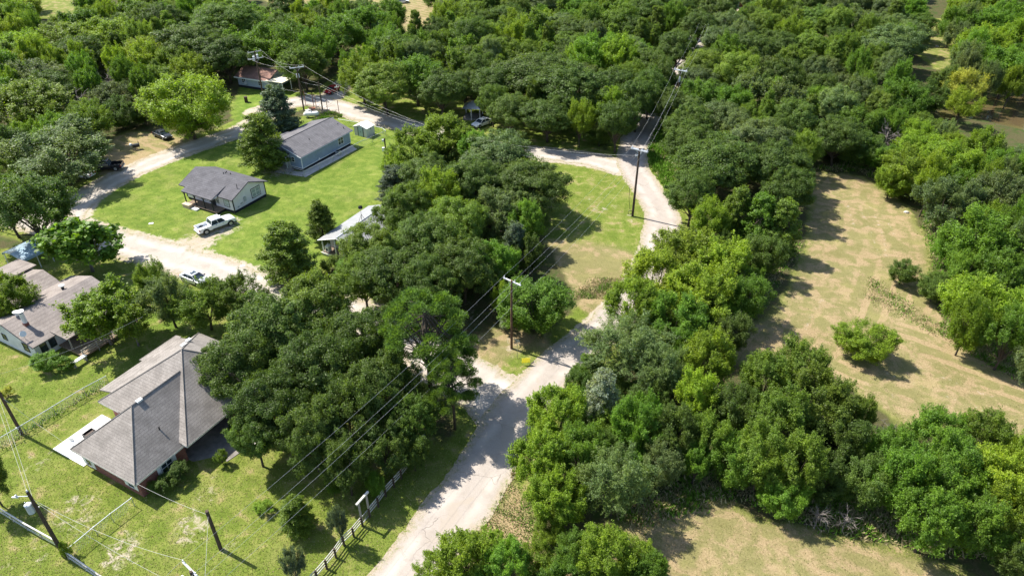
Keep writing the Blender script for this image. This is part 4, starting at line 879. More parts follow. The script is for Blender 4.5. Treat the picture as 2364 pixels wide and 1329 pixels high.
# ---- blue house ------------------------------------------------------------------
OB = (-37.12, 116.10); hb = house('blue_house', OB, 'pale blue house on a dark raised base with a long slate roof')
BE, BR, BX = 3.0, 4.5, -4.6; sb = (BR-BE)/(-BX)
MB().extrude([(-9.3, .6), (0, .6), (0, BE), (BX, BR-.1), (-9.3, BE)], 'y', 0, 13.3).build('wall', M['blue_siding'], hb)
MB().box(-9.22, -.08, .08, 13.22, 0, .6).build('skirting', M['dark_skirt'], hb)
MB().box(-10.4, -9.3, .3, 7.2, .6, 2.75).build('rear_wing_wall', M['blue_siding'], hb)
rf = MB(); e_ = BE-.4*sb+.1
rf.slab([(.4, -.45, e_), (.4, 13.9, e_), (BX, 13.9, BR+.1), (BX, -.45, BR+.1)], .16); rf.slab([(BX, -.45, BR+.1), (BX, 13.9, BR+.1), (-9.7, 13.9, e_), (-9.7, -.45, e_)], .16)
roof = rf.build('roof', M['slate_shingle'], hb); MB().slab([(-9.3, -.3, e_+.18), (-9.3, 7.5, e_+.18), (-10.8, 7.5, e_-.2), (-10.8, -.3, e_-.2)], .12).build('rear_wing_roof', M['slate_shingle'], hb)
MB().tube([(BX, -.46, BR+.1), (BX, 13.91, BR+.1)], .07, 5).build('ridge_cap', M['charcoal_shingle'], roof)
tr = MB(); corner_boards(tr, (-.02,), (.02, 13.28), .6, 2.95, .06); tr.box(-.04, .04, -.02, 13.32, .58, .7); tr.box(-9.3, 0, -.05, .02, .581, .701); tr.tube([(.42, -.47, e_-.08), (BX, -.47, BR), (-9.72, -.47, e_-.08)], .06, 4); tr.tube([(.42, -.47, e_-.1), (.42, 13.92, e_-.1)], .05, 4); tr.build('trim', M['white_paint'], hb)
window(hb, (0, 10.6, 2.0), 1.5, 1.45, '+x', cols=2); window(hb, (-1.95, 0, 2.0), .75, 1.0, '-y')
door(hb, (-3.4, 0, .62), .95, 2.05, '-y', 'pale_siding'); window(hb, (-6.6, 0, 2.), 1.2, 1.2, '-y', cols=2)
aw = MB(); aw.slab([(-4.4, -.02, 2.95), (-2.6, -.02, 2.95), (-2.6, -1.0, 2.75), (-4.4, -1.0, 2.75)], .08); aw.build('awning', M['charcoal_shingle'], hb)
po = MB()
for x in (-4.3, -2.7): MB().box(x-.05, x+.05, -.98, -.88, .55, 2.7).build('awning_post', M['white_paint'], hb)
pass; MB().box(-6.2, -2.5, -1.6, -.06, .1, .56).build('deck', M['grey_wood'], hb); MB().box(-2.45, -1.9, -1.4, -.3, .0, .3).build('step', M['grey_wood'], hb)
MB().box(-.0, .12, 4.2, 4.5, .72, .95).build('outlet_box', M['white_paint'], hb)
vent(hb, -2.2, 4.9, BR-2.4*sb+.05, .06, .35); vent(hb, -.9, 12.9, e_+.45, .07, .3); vent(hb, -4.2, 14.0, 4.3, .07, .35, 'pale_steel'); vent(hb, -2.5, 13.2, 3.8, .08, .2)
block(OB, [(-10.5, -1.6), (0.3, -1.6), (.3, 13.4), (-10.5, 13.4)])
slab_thing('concrete_path', OB, [(-.1, -.1), (-4.5, -1.7), (-4.5, -2.6), (1.85, -1.45), (2.1, 12.4), (-.1, 13.4)], -.1, .06, 'concrete')
ac = empty('air_conditioner', (0, 0, 0), YAW, 'round topped air conditioner on the concrete strip beside the blue house', 'air conditioner')
c_, s_ = math.cos(YAW), math.sin(YAW)
def wl(o, x, y, z=0): return (o[0]+x*c_-y*s_, o[1]+x*s_+y*c_, z)
ac.location = wl(OB, .85, 8.6, .06)
MB().box(-.42, .42, -.42, .42, 0, .85).build('case', M['steel'], ac, bevel=.05); MB().tube([(0, 0, .851), (0, 0, .9)], .34, 14).build('fan_grille', M['black_plastic'], ac)
# ---- small shed ----------------------------------------------------------------
OS = wl(OB, -2.65, 17.8); sh = house('garden_shed', OS, 'small pale metal shed with a white gable roof by the fence', cat='shed')
MB().extrude([(0, 0), (3.1, 0), (3.1, 1.85), (1.55, 2.3), (0, 1.85)], 'y', 0, 2.3).build('wall', M['shed_metal'], sh)
MB().slab([(-.14, -.16, 1.87), (1.55, -.16, 2.4), (1.55, 2.46, 2.4), (-.14, 2.46, 1.87)], .06).slab([(1.55, -.16, 2.4), (3.24, -.16, 1.87), (3.24, 2.46, 1.87), (1.55, 2.46, 2.4)], .06).build('roof', M['white_paint'], sh)
d = MB().box(1.0, 2.1, -.045, -.004, .08, 1.75).build('door', M['shed_door'], sh); MB().box(.86, 1.0, -.06, -.004, .05, 1.85).box(2.1, 2.24, -.06, -.004, .05, 1.85).build('door_frame', M['dark_skirt'], d); MB().box(1.5, 1.6, -.1, -.045, .85, 1.0).build('handle', M['black_trim'], d)
tr = MB(); corner_boards(tr, (.02, 3.08), (.02, 2.28), 0, 1.85, .04); tr.build('corner_trim', M['shed_door'], sh); MB().box(3.1, 3.13, 1.0, 1.25, 1.4, 1.55).build('vent', M['black_trim'], sh)
block(OS, [(0, 0), (3.1, 0), (3.1, 2.3), (0, 2.3)])
# ---- brick house with hip roofs ---------------------------------------------------
OK_ = (-34.93, 44.49); hk = house('brick_house', OK_, 'red brick house with steep grey hip roofs at the lower left')
E = 2.45
def hip(x0, x1, y0, y1, zr, name='roof', flip=False):
    mb = MB(); w_ = min(x1-x0, y1-y0)/2; t = .1
    if (x1-x0) <= (y1-y0): a, b_ = ((x0+x1)/2, y0+w_), ((x0+x1)/2, y1-w_)
    else: a, b_ = (x0+w_, (y0+y1)/2), (x1-w_, (y0+y1)/2)
    c = [(x0, y0, E), (x1, y0, E), (x1, y1, E), (x0, y1, E)]; r_ = [(a[0], a[1], zr), (b_[0], b_[1], zr)]
    if (x1-x0) <= (y1-y0): F = [(0, 1, 4), (1, 2, 5, 4), (2, 3, 5), (3, 0, 4, 5)]
    else: F = [(0, 1, 5, 4), (1, 2, 5), (2, 3, 4, 5), (3, 0, 4)]
    mb.add(c+r_, F+[(3, 2, 1, 0)]); return mb, c, r_
mb, c1, r1 = hip(-8.9, .45, -.5, 15., 6.4); ra = mb.build('roof', M['grey_shingle'], hk)
E = 2.78; mb, c2, r2 = hip(-12.1, 1.15, 4.95, 18.2, 7.55); E = 2.45; rb = mb.build('roof', M['grey_shingle'], hk)
mb = MB().slab([(-14.0, 6.4, 2.45), (-11.0, 6.4, 3.25), (-11.0, 16.6, 3.25), (-14., 16.6, 2.45)], .16); mb.build('patio_roof', M['grey_shingle'], hk)
mb = MB().slab([(-13.6, 11.8, 2.5), (-14.6, 11.8, 2.35), (-14.6, 16.9, 2.35), (-13.6, 16.9, 2.5)], .12); mb.build('eave_strip', M['grey_shingle'], hk)
E2 = 2.55; mb = MB(); mb.add([(-2, 11.4, E2), (5.2, 11.4, E2), (5.2, 17.6, E2), (-2, 17.6, E2), (-2, 14.5, 4.5), (3.6, 14.5, 4.5)], [(0, 1, 5, 4), (1, 2, 5), (2, 3, 4, 5), (3, 0, 4), (3, 2, 1, 0)]); mb.build('garage_roof', M['grey_shingle'], hk)
cap = MB()
for r_, c in ((r1, c1), (r2, c2)):
    for a, b_ in ((0, 0), (1, 0)): cap.tube([Vector(c[a])+Vector((0, 0, .02)), Vector(r_[0])+Vector((0, 0, .03))], .06, 4)
cap.tube([Vector(r1[0])+Vector((0, 0, .03)), (r1[0][0], 9.9, 6.43)], .06, 4); cap.tube([Vector(c2[3])+Vector((0, 0, .02)), Vector(r2[0])+Vector((0, 0, .03)), Vector(c2[2])], .06, 4)
cap.build('hip_cap', M['grey_shingle'], ra)
fa = MB(); fz0, fz1 = E-.2, E-.004
for x0, x1, y0, y1 in ((.40, .46, -.5, 5.2), (-8.91, .46, -.51, -.45), (-8.91, -8.85, -.45, 5.2), (1.08, 1.16, 4.95, 11.3), (-12.11, -8.9, 4.94, 5.0), (-12.11, -12.05, 5.0, 18.2), (.46, 1.08, 4.94, 5.02)): up = .33 if y0 > 4 else 0; fa.box(x0, x1, y0, y1, fz0+up, fz1+up)
fa.build('fascia', M['white_rail'], ra)
wl_ = MB(); wl_.box(-8.4, 0, 0, 5.3, 0, E-.02); wl_.box(-11.6, -1.3, 5.72, 17.3, 0, E-.03); wl_.box(-1.3, 4.8, 11.8, 17.2, 0, E-.01); wl_.build('wall', M['brick'], hk)
window(hk, (-1.3, 0, 1.35), 1.0, 1.35, '-y', shutter='white_paint'); window(hk, (-7.6, 0, 1.2), .9, 1.9, '-y', shutter='white_paint')
window(hk, (0, 3.1, 1.35), 1.3, 1.4, '+x', cols=2, shutter='white_paint'); window(hk, (-1.3, 6.5, 1.4), 1.1, 1.2, '+x', cols=1)
door(hk, (-1.3, 8.3, .1), 1.0, 2.05, '+x'); window(hk, (-1.3, 10.2, 1.4), 1.2, 1.2, '+x', cols=2)
vent(hk, -1.6, 4.5, E+.84*2.05, .07, .4); 
for x, y, z in ((-4.2, 5.0, 6.42), (-7.6, 13.2, 6.2), (-8.4, 14.4, 5.7)): MB().box(x-.18, x+.18, y-.3, y+.3, z-.1, z+.1).build('roof_vent', M['white_paint'], hk)
block(OK_, [(-14, -.2), (.2, -.2), (.2, 5.5), (4.8, 11), (4.8, 17), (-14, 17)])
slab_thing('patio', OK_, [(-13.3, -.3), (-8.42, -.3), (-8.42, 5.3), (-13.3, 5.3)], -.1, .07, 'white_concrete')
slab_thing('front_walk', OK_, [(-1.3, 5.32), (.6, 5.32), (2.2, 7.0), (3.6, 6.9), (3.9, 8.6), (1.9, 9.0), (1.2, 11.7), (-1.3, 11.7)], -.1, .06, 'old_concrete')
slab_thing('walk', OK_, [(3.1, 8.9), (4.1, 8.7), (5.2, 12.2), (4.3, 12.4)], -.1, .05, 'concrete')
pb = empty('planter_box', wl(OK_, -11.6, 2.7, .07), YAW, 'black open planter box on the white patio', 'planter')
MB().box(-.3, .3, -.55, -.5, 0, .5).box(-.3, .3, .5, .55, 0, .5).box(-.35, -.3, -.55, .55, 0, .5).box(.3, .35, -.55, .55, 0, .5).build('side_panel', M['black_plastic'], pb); MB().box(-.3, .3, -.5, .5, .05, .3).build('soil', M['brown_plastic'], pb)
gd = empty('garden_chair', wl(OK_, -11.9, .9, .07), YAW+.4, 'pale wire garden chair on the white patio', 'chair')
MB().box(-.25, .25, -.25, .25, .4, .44).build('seat', M['white_paint'], gd); MB().box(-.25, .25, .22, .26, .44, .9).build('backrest', M['white_paint'], gd)
for x in (-.22, .22):
    for y in (-.22, .22): MB().tube([(x, y, 0), (x, y, .4)], .02, 5).build('leg', M['steel'], gd)
# ---- house at the left edge ------------------------------------------------------------
OL = (-55.9, 64.2); hl = house('ranch_house', OL, 'long pale house with brown roof and twin flue caps at the left edge')
LE, LR = 2.35, 3.75
MB().extrude([(-9.2, 0), (0, 0), (0, LE), (-4.6, LR-.15), (-9.2, LE)], 'y', .3, 11.5).build('wall', M['pale_siding'], hl)
s_l = (LR-LE)/4.6; e_ = LE-.5*s_l+.08
rf = MB(); rf.slab([(.5, 0, e_), (.5, 11.8, e_), (-4.6, 11.8, LR+.08), (-4.6, 0, LR+.08)], .15); rf.slab([(-4.6, 0, LR+.08), (-4.6, 11.8, LR+.08), (-9.7, 11.8, e_), (-9.7, 0, e_)], .15)
roof = rf.build('roof', M['brown_shingle'], hl)
MB().slab([(-.2, 2.7, 2.62), (2.4, 2.9, 2.2), (2.4, 9.0, 2.2), (-.2, 9.0, 2.62)], .12).build('porch_roof', M['brown_shingle'], hl)
for y in (3.2, 6., 8.7): MB().box(2.15, 2.27, y-.06, y+.06, .5, 2.1).build('porch_post', M['grey_wood'], hl)
MB().extrude([(-14.6, 0), (-10.2, 0), (-10.2, 2.3), (-12.4, 3.0), (-14.6, 2.3)], 'y', 2, 9.6).build('wing_wall', M['pale_siding'], hl)
rf = MB(); rf.slab([(-9.5, 1.6, 2.35), (-9.5, 10.2, 2.35), (-12.6, 10.2, 3.25), (-12.6, 1.6, 3.25)], .14); rf.slab([(-12.6, 1.6, 3.25), (-12.6, 10.2, 3.25), (-15.8, 10.2, 2.3), (-15.8, 1.6, 2.3)], .14); rf.build('wing_roof', M['brown_shingle'], hl)
MB().slab([(-15.4, 6.5, 2.75), (-15.4, 10.9, 2.75), (-19.6, 10.9, 2.5), (-19.6, 6.5, 2.5)], .16).build('flat_roof', M['brown_shingle'], hl); MB().box(-19, -15.9, 7, 10.5, 0, 2.3).build('annex_wall', M['pale_siding'], hl)
MB().tube([(.52, -.02, e_-.08), (-4.6, -.02, LR), (-9.72, -.02, e_-.08)], .06, 4).build('fascia', M['black_trim'], roof)
for y in (1.3, 2.4): window(hl, (0, y, 1.3), .8, 1.3, '+x', 'black_trim', 'glass')
window(hl, (-1.8, .3, 1.3), 1.1, 1.2, '-y', 'black_trim', 'glass'); window(hl, (-6., .3, 1.3), .9, .9, '-y', 'black_trim', 'glass'); door(hl, (0, 4.4, .5), .9, 1.75, '+x', 'black_trim', 'grey_wood')
MB().box(0.02, 4.6, 2.9, 10.5, .3, .5).build('deck', M['wood'], hl)
ra_ = MB(); 
for z in (.75, 1.05, 1.3): ra_.box(4.5, 4.56, 2.9, 10.5, z, z+.1)
ra_.build('deck_rail', M['grey_wood'], hl)
for y in (3., 4.9, 6.8, 8.7, 10.4): MB().box(4.5, 4.62, y-.05, y+.05, 0, 1.42).build('rail_post', M['grey_wood'], hl)
chm = MB().box(-3.05, -2.55, 1.5, 2.0, 3., 3.65).build('chimney', M['brick'], hl)
MB().tube([(-2.8, 1.75, 3.65), (-2.8, 1.75, 5.0)], .26, 12).build('flue', M['pale_steel'], chm); MB().tube([(-2.8, 1.75, 5.0), (-2.8, 1.75, 5.2)], .22, 10).build('flue_neck', M['black_trim'], chm); MB().tube([(-2.8, 1.75, 5.2), (-2.8, 1.75, 5.3)], .42, 14).build('flue_cap', M['white_paint'], chm)
f2 = MB().tube([(-4.7, 2.0, 3.7), (-4.7, 2.0, 4.3)], .16, 10).build('flue', M['pale_steel'], hl); MB().tube([(-4.7, 2.0, 4.3), (-4.7, 2.0, 4.4)], .32, 12).build('flue_cap', M['white_paint'], f2)
f3 = MB().tube([(-5.4, 8.3, 3.5), (-5.4, 8.3, 4.1)], .18, 10).build('flue', M['black_trim'], hl); MB().tube([(-5.4, 8.3, 4.1), (-5.4, 8.3, 4.22)], .33, 12).build('flue_cap', M['white_paint'], f3)
block(OL, [(-19, .3), (0, .3), (0, 2.9), (4.6, 2.9), (4.6, 10.5), (0, 11.5), (-19, 11)])
dsh = empty('satellite_dish', wl(OL, -1.1, .35, 3.0), YAW, 'white satellite dish on the brown roof edge of the left house', 'satellite dish')
MB().tube([(0, 0, -.2), (0, 0, .35)], .03, 6).build('mast', M['steel'], dsh)
MB().tube([(-.05, 0, .5), (.03, 0, .55)], .36, 14).build('reflector', M['white_paint'], dsh)
wb = empty('white_board', wl(OL, 4.8, 2.2, .62), YAW, 'bright white board lying on the end of the left house deck rail', 'board')
MB().box(-.25, .25, -.9, .9, 0, .12).build('board', M['white_paint'], wb); MB().box(-.2, .2, -.8, -.6, -.62, 0).box(-.2, .2, .6, .8, -.62, 0).build('trestle', M['grey_wood'], wb)
# ---- metal carport ------------------------------------------------------------
cp = house('carport', OL, 'open metal carport with a blue grey ribbed roof at the left edge', cat='carport')
prof = [(-19.0, 1.95), (-19.15, 2.25), (-19.5, 2.42), (-21.4, 2.75), (-23.3, 2.42), (-23.6, 2.25), (-23.75, 1.95)]
ins = [(x+(.06 if i < 3 else -.06 if i > 3 else 0)*-1, z-.05) for i, (x, z) in enumerate(prof)]
MB().extrude(prof+ins[::-1], 'y', 10.9, 17.0).build('roof', M['blue_metal'], cp)
for x in (-19.1, -23.6):
    for y in (11.1, 13.0, 14.9, 16.8): MB().box(x-.05, x+.05, y-.05, y+.05, 0, 2.2).build('post', M['pale_steel'], cp)
# ---- grey roofed house -------------------------------------------------------------
OG = (-27.16, 90.08); hg = house('cottage', OG, 'low house with a pale grey metal roof in the middle grove')
GE, GR, GX0, GX1, GC = 2.4, 3.55, .1, 7.3, 3.7
MB().extrude([(.6, .4), (6.8, .4), (6.8, GE), (GC, GR-.15), (.6, GE)], 'y', 0, 9.4).build('wall', M['grey_siding'], hg)
MB().slab([(GX0, -1.9, GE), (GC, -1.9, GR+.06), (GC, 9.9, GR+.06), (GX0, 9.9, GE)], .09).slab([(GC, -1.9, GR+.06), (GX1, -1.9, GE), (GX1, 9.9, GE), (GC, 9.9, GR+.06)], .09).build('roof', M['metal_roof'], hg)
tr = MB(); tr.tube([(GX0, -1.93, GE-.06), (GC, -1.93, GR), (GX1, -1.93, GE-.06)], .06, 4); tr.build('fascia', M['white_paint'], hg); MB().tube([(GC, -1.92, GR+.08), (GC, 9.92, GR+.08)], .07, 5).build('ridge_cap', M['pale_steel'], hg)
for x in (.7, 3.1, 6.6): MB().box(x-.07, x+.07, -1.75, -1.6, .4, GE if x > 6 or x < 1 else 3.3).build('porch_post', M['white_paint'], hg)
MB().box(.4, 6.9, -1.85, -.02, .02, .42).build('porch_deck', M['wood'], hg); MB().box(.4, 6.9, -1.95, -1.86, .2, .45).build('deck_edge', M['white_paint'], hg)
window(hg, (2.0, 0, 1.6), 1.0, 1.0, '-y'); door(hg, (4.3, 0, .43), .9, 1.95, '-y', 'black_trim')
for x, y in ((3.2, 2.0), (2.6, 7.5)): vent(hg, x, y, GR-.15, .08, .25, 'pale_steel')
block(OG, [(.3, -2), (7, -2), (7, 9.5), (.3, 9.5)])
bx = empty('washing_machine', wl(OG, 1.2, -1.2, .42), YAW, 'white washing machine on the porch of the grey roofed house', 'appliance')
MB().box(-.33, .33, -.33, .33, 0, .95).build('case', M['white_paint'], bx, bevel=.04); MB().tube([(0, -.335, .45), (0, -.36, .45)], .2, 14).build('door', M['black_trim'], bx); MB().box(-.33, .33, .2, .33, .951, 1.1).build('control_panel', M['pale_steel'], bx)
rc = empty('tool_chest', wl(OG, 3.9, -1.1, .42), YAW+.2, 'red chest on the porch of the grey roofed house', 'chest')
MB().box(-.4, .4, -.25, .25, 0, .5).build('case', M['red_box'], rc, bevel=.03); MB().box(-.42, .42, -.27, .27, .5, .56).build('lid', M['car_red'], rc)
an = empty('dish_tripod', wl(OG, 3.75, 3.9, 3.55), YAW, 'tall tripod with a dark dish on the grey metal roof', 'antenna')
for a in (.3, 2.4, 4.5): MB().tube([(.75*math.cos(a), .75*math.sin(a), -.12), (0, 0, 1.15)], .025, 5).build('leg', M['black_trim'], an)
MB().tube([(0, 0, .1), (0, 0, 2.2)], .03, 6).build('mast', M['steel'], an); MB().tube([(-.1, .12, 2.2), (-.02, .02, 2.2)], .33, 14, .2).build('reflector', M['black_trim'], an)
# ---- red roofed house ----------------------------------------------------------------
OR_ = (-62.98, 161.8); YR = R(-22); hr = house('far_house', OR_, 'pale blue grey house with a weathered red roof and cream carport', YR)
MB().extrude([(0, 0), (7, 0), (7, 2.5), (3.5, 3.85), (0, 2.5)], 'x', 0, 8.4).build('wall', M['far_siding'], hr)
rf = MB(); rf.slab([(-.5, -.5, 2.45), (8.9, -.5, 2.45), (8.9, 3.5, 4.0), (-.5, 3.5, 4.0)], .15); rf.slab([(-.5, 3.5, 4.0), (8.9, 3.5, 4.0), (8.9, 7.5, 2.45), (-.5, 7.5, 2.45)], .15); roof = rf.build('roof', M['red_shingle'], hr)
MB().box(-.5, 8.9, -.56, -.49, 2.2, 2.47).build('fascia', M['white_paint'], roof)
window(hr, (1.7, 0, 1.6), 1.1, 1.0, '-y', cols=2); window(hr, (6.3, 0, 1.5), 1.2, 1.0, '-y', cols=2); MB().box(0, 8.4, -.06, -.002, 0, .5).build('skirting', M['dark_skirt'], hr)
MB().slab([(8.3, -.6, 2.62), (12.6, -.2, 2.5), (12.6, 3.2, 2.5), (8.3, 3.2, 2.62)], .14).build('carport_roof', mat('cream_roof', (.72, .66, .52), .8, var=.08) and bpy.data.materials['cream_roof'], hr)
for x, y in ((12.4, 0), (12.4, 3), (8.9, -.4)): MB().box(x-.06, x+.06, y-.06, y+.06, 0, 2.4).build('post', M['white_paint'], hr)
MB().box(2.0, 2.6, -.4, -.06, 1.0, 1.5).build('window_cooler', M['pale_steel'], hr)
block(OR_, [(0, 0), (12, 0), (12, 7), (0, 7)], YR)
# ---- kiosk under the far oaks -----------------------------------------------------------
pk = at(1089, 272); kk = house('kiosk', pk, 'small grey roofed open kiosk with a white post under the oaks', cat='kiosk', yaw=R(-8))
mb = MB().add([(-1.7, -1.5, 2.4), (2.2, -1.5, 2.4), (2.2, 2, 2.4), (-1.7, 2, 2.4), (.3, .3, 3.6)], [(0, 1, 4), (1, 2, 4), (2, 3, 4), (3, 0, 4), (3, 2, 1, 0)]); mb.build('roof', M['steel'], kk)
for x, y in ((-1.5, 1.8), (0.2, -1.35), (2, 1.8), (2, -1.35)): MB().box(x-.09, x+.09, y-.09, y+.09, 0, 2.4).build('post', M['white_rail'], kk)
MB().box(-1.6, 2.1, -1.4, 1.9, 0, .3).build('floor', M['old_concrete'], kk)
# ---- buildings cut by the top edge --------------------------------------------------------
pt = at(1712, 2, 2); ht = house('cabin', (pt[0], pt[1]+3), 'rusty red cabin with a grey roof at the top edge, end of the asphalt road', cat='cabin', yaw=0)
MB().box(-4, 7, -2.5, 3, 0, 2.6).build('wall', M['rust'], ht); MB().slab([(-4.5, -3, 2.5), (7.5, -3, 2.5), (7.5, .3, 3.8), (-4.5, .3, 3.8)], .15).slab([(-4.5, .3, 3.8), (7.5, .3, 3.8), (7.5, 3.5, 2.5), (-4.5, 3.5, 2.5)], .15).build('roof', M['charcoal_shingle'], ht)
window(ht, (2, -2.5, 1.5), 1.2, 1., '-y'); door(ht, (-1, -2.5, 0), .9, 2, '-y')
# ---------------------------------------------------------------- vehicles
def sec(x, zb, zm, zt, w_, tw=None, crown=.03):
    tw = tw or w_*.96; h = [(0, zb), (w_*.86, zb), (w_*.97, zb+.08), (w_, zm), (w_*.99, (zm+zt)/2), (tw, zt-.03), (tw-.06, zt), (0, zt+crown)]
    return [(x, y, z) for y, z in h]+[(x, -y, z) for y, z in h[-2:0:-1]]
def wheel(par, x, y, r_, w_, rim='steel'):
    s = 1 if y > 0 else -1
    t = MB().tube([(x, y-w_/2*s, r_), (x, y+w_/2*s, r_)], r_, 18).build('wheel', M['rubber'], par, bevel=.03)
    mb = MB().tube([(x, y+w_/2*s, r_), (x, y+(w_/2+.015)*s, r_)], r_*.64, 14)
    mb.build('rim', M[rim], t)
    for k in range(5):
        a = k*2*math.pi/5; mb = MB()
    return t
def cabin(par, xs, zb, zr, wb, wr, paint):
    """xs: rear base, rear roof, front roof, front base"""
    a, b_, c, d = xs; g = MB()
    g.loft([[(a, -wb, zb), (a, wb, zb), (a+.01, wb, zb+.02), (a+.01, -wb, zb+.02)], [(b_, -wr, zr-.05), (b_, wr, zr-.05), (b_, wr*.97, zr-.03), (b_, -wr*.97, zr-.03)]]) if False else None
    g.add([(a, -wb, zb), (a, wb, zb), (d, wb, zb), (d, -wb, zb), (b_, -wr, zr), (b_, wr, zr), (c, wr, zr), (c, -wr, zr)], [(3, 2, 1, 0), (4, 5, 6, 7), (0, 1, 5, 4), (1, 2, 6, 5), (2, 3, 7, 6), (3, 0, 4, 7)])
    gl = g.build('windows', M['glass'], par)
    gl.name = 'window_glass'
    rf = MB(); n = 5; secs = []
    for i, (x, k_) in enumerate(((b_-.06, .0), (b_+.05, .05), ((b_+c)/2, .09), (c-.05, .05), (c+.08, .0))):
        secs.append([(x, wr+.03, zr-.03), (x, wr*.9, zr+.03+k_*.6), (x, 0, zr+.04+k_), (x, -wr*.9, zr+.03+k_*.6), (x, -wr-.03, zr-.03), (x, 0, zr-.05)])
    rf.loft(secs); roof = rf.build('roof', M[paint], par, smooth=False)
    pl = MB()
    for s in (-1, 1):
        pl.tube([(a, s*wb*1.0, zb), (b_, s*wr*1.01, zr)], .055, 5); pl.tube([(d, s*wb*1.0, zb), (c, s*wr*1.01, zr)], .045, 5)
        m_ = (a+d)/2-.05; pl.tube([(m_, s*wb*1.005, zb), ((b_+c)/2, s*wr*1.015, zr)], .04, 5)
    pl.build('pillars', M[paint], roof).name = 'pillar'
    return gl, roof
def car(name, label, loc, head, paint, kind='sedan', sun=False):
    o = empty(name, loc, head, label, 'pickup' if kind == 'pickup' else 'car')
    if kind == 'pickup':
        W_ = .97
        secs = [sec(x, zb, .75, zt, w_) for x, zb, zt, w_ in ((-1.0, .42, 1.14, W_), (1.25, .40, 1.16, W_), (1.6, .40, 1.18, W_), (2.4, .42, 1.14, W_*.985), (2.75, .45, 1.06, W_*.95), (2.92, .5, .95, W_*.88))]
        body = MB().loft(secs).build('body', M[paint], o, bevel=.02)
        bed = MB()
        for s in (-1, 1): bed.box(-2.9, -1.0, s*W_-(.09 if s > 0 else 0), s*W_+(.09 if s < 0 else 0), .5, 1.16)
        bed.box(-2.9, -1.0, -W_+.09, W_-.09, .5, .66); bed.box(-1.09, -1.0, -W_+.09, W_-.09, .66, 1.14); bd = bed.build('bed', M[paint], o)
        MB().box(-2.98, -2.9, -W_+.02, W_-.02, .52, 1.12).build('tailgate', M[paint], bd); MB().box(-3.12, -2.98, -W_+.03, W_-.03, .45, .62).build('bumper', M['steel'], bd)
        cabin(o, (-1.0, -.72, .75, 1.42), 1.12, 1.80, .90, .74, paint)
        for x in (-1.95, 1.95):
            for y in (-.86, .86): wheel(o, x, y, .42, .28)
        fl = MB()
        for x in (-1.95, 1.95):
            for s in (-1, 1): fl.extrude([(x+.54*math.cos(t), .42+.54*math.sin(t)) for t in np.linspace(-.1, math.pi+.1, 12)]+[(x, .36)], 'y', s*.955, s*.978)
        fl.build('wheel_arch', M['rubber'], body)
        for s in (-1, 1):
            MB().box(-2.985, -2.86, s*.90-.09, s*.90+.09, .8, 1.08).build('tail_light', M['lamp_red'], o); MB().box(2.70, 2.86, s*.74-.14, s*.74+.14, .80, .98).build('headlight', M['lamp_clear'], o)
            MB().box(1.2, 1.35, s*1.02-.12, s*1.02+.12, 1.16, 1.34).build('wing_mirror', M[paint], o)
            for x in (-.35, .75): MB().box(x, x+.2, s*.965-.02, s*.965+.02, 1.0, 1.04).build('door_handle', M['black_trim'], body)
        MB().box(2.86, 2.95, -.55, .55, .62, .95).build('grille', M['black_trim'], o); MB().box(2.84, 3.02, -.9, .9, .42, .6).build('bumper', M['steel'], o)
        ti = MB()
        for s in (-1, 1): ti.box(-.9, 1.5, s*.97-.006, s*.97+.006, .47, .55)
        ti.build('sill', M['black_trim'], body)
    else:
        W_ = .90; L = 2.3
        secs = [sec(x, zb, .5, zt, w_) for x, zb, zt, w_ in ((-L, .45, .78, W_*.86), (-L+.2, .3, .92, W_*.95), (-1.4, .22, .95, W_), (0, .2, .92, W_), (.95, .22, .92, W_), (1.8, .24, .80, W_*.97), (2.15, .3, .70, W_*.9), (2.32, .4, .6, W_*.8))]
        body = MB().loft(secs).build('body', M[paint], o, bevel=.03)
        cabin(o, (-1.75, -.95, .35, 1.15), .9, 1.38, .80, .60, paint)
        if sun: MB().box(-.35, .15, -.38, .38, 1.485, 1.50).build('sunroof', M['glass'], o)
        for x in (-1.38, 1.38):
            for y in (-.80, .80): wheel(o, x, y, .33, .22)
        fl = MB()
        for x in (-1.38, 1.38):
            for s in (-1, 1): fl.extrude([(x+.4*math.cos(t), .33+.4*math.sin(t)) for t in np.linspace(-.1, math.pi+.1, 12)]+[(x, .28)], 'y', s*.89, s*.905)
        fl.build('wheel_arch', M['rubber'], body)
        for s in (-1, 1):
            MB().box(-2.33, -2.16, s*.62-.18, s*.62+.18, .66, .80).build('tail_light', M['lamp_red'], o); MB().box(2.02, 2.25, s*.60-.17, s*.60+.17, .58, .70).build('headlight', M['lamp_clear'], o)
            MB().box(.85, 1.0, s*.95-.1, s*.95+.1, .92, 1.05).build('wing_mirror', M['black_trim'], o)
        MB().box(2.2, 2.36, -.5, .5, .36, .52).build('grille', M['black_trim'], o)
    return o
a, b_ = at(479.7, 541.3), at(533.2, 521.8); hd = math.atan2(b_[1]-a[1], b_[0]-a[0]); mid = (a+b_)/2
car('pickup_truck', 'white crew cab pickup parked on the bare drive by the white house', (mid[0]-math.sin(hd)*.95, mid[1]+math.cos(hd)*.95, .02), hd, 'car_white', 'pickup')
a, b_ = at(418, 626, .9), at(480, 650, .9); c = (a+b_)/2
car('silver_car', 'silver sedan with a sunroof on the gravel lane behind small trees', (c[0], c[1], .03), math.atan2(b_[1]-a[1], b_[0]-a[0]), 'car_silver', sun=True)
c = at(768, 207, .6); car('red_car', 'dark red car in the shade at the side drive by the wood', (c[0], c[1], .03), R(245), 'car_red')
c = at(243, 386, .5); car('black_pickup', 'black pickup half hidden under the wide grey oak', (c[0], c[1], .02), R(190), 'car_black', 'pickup')
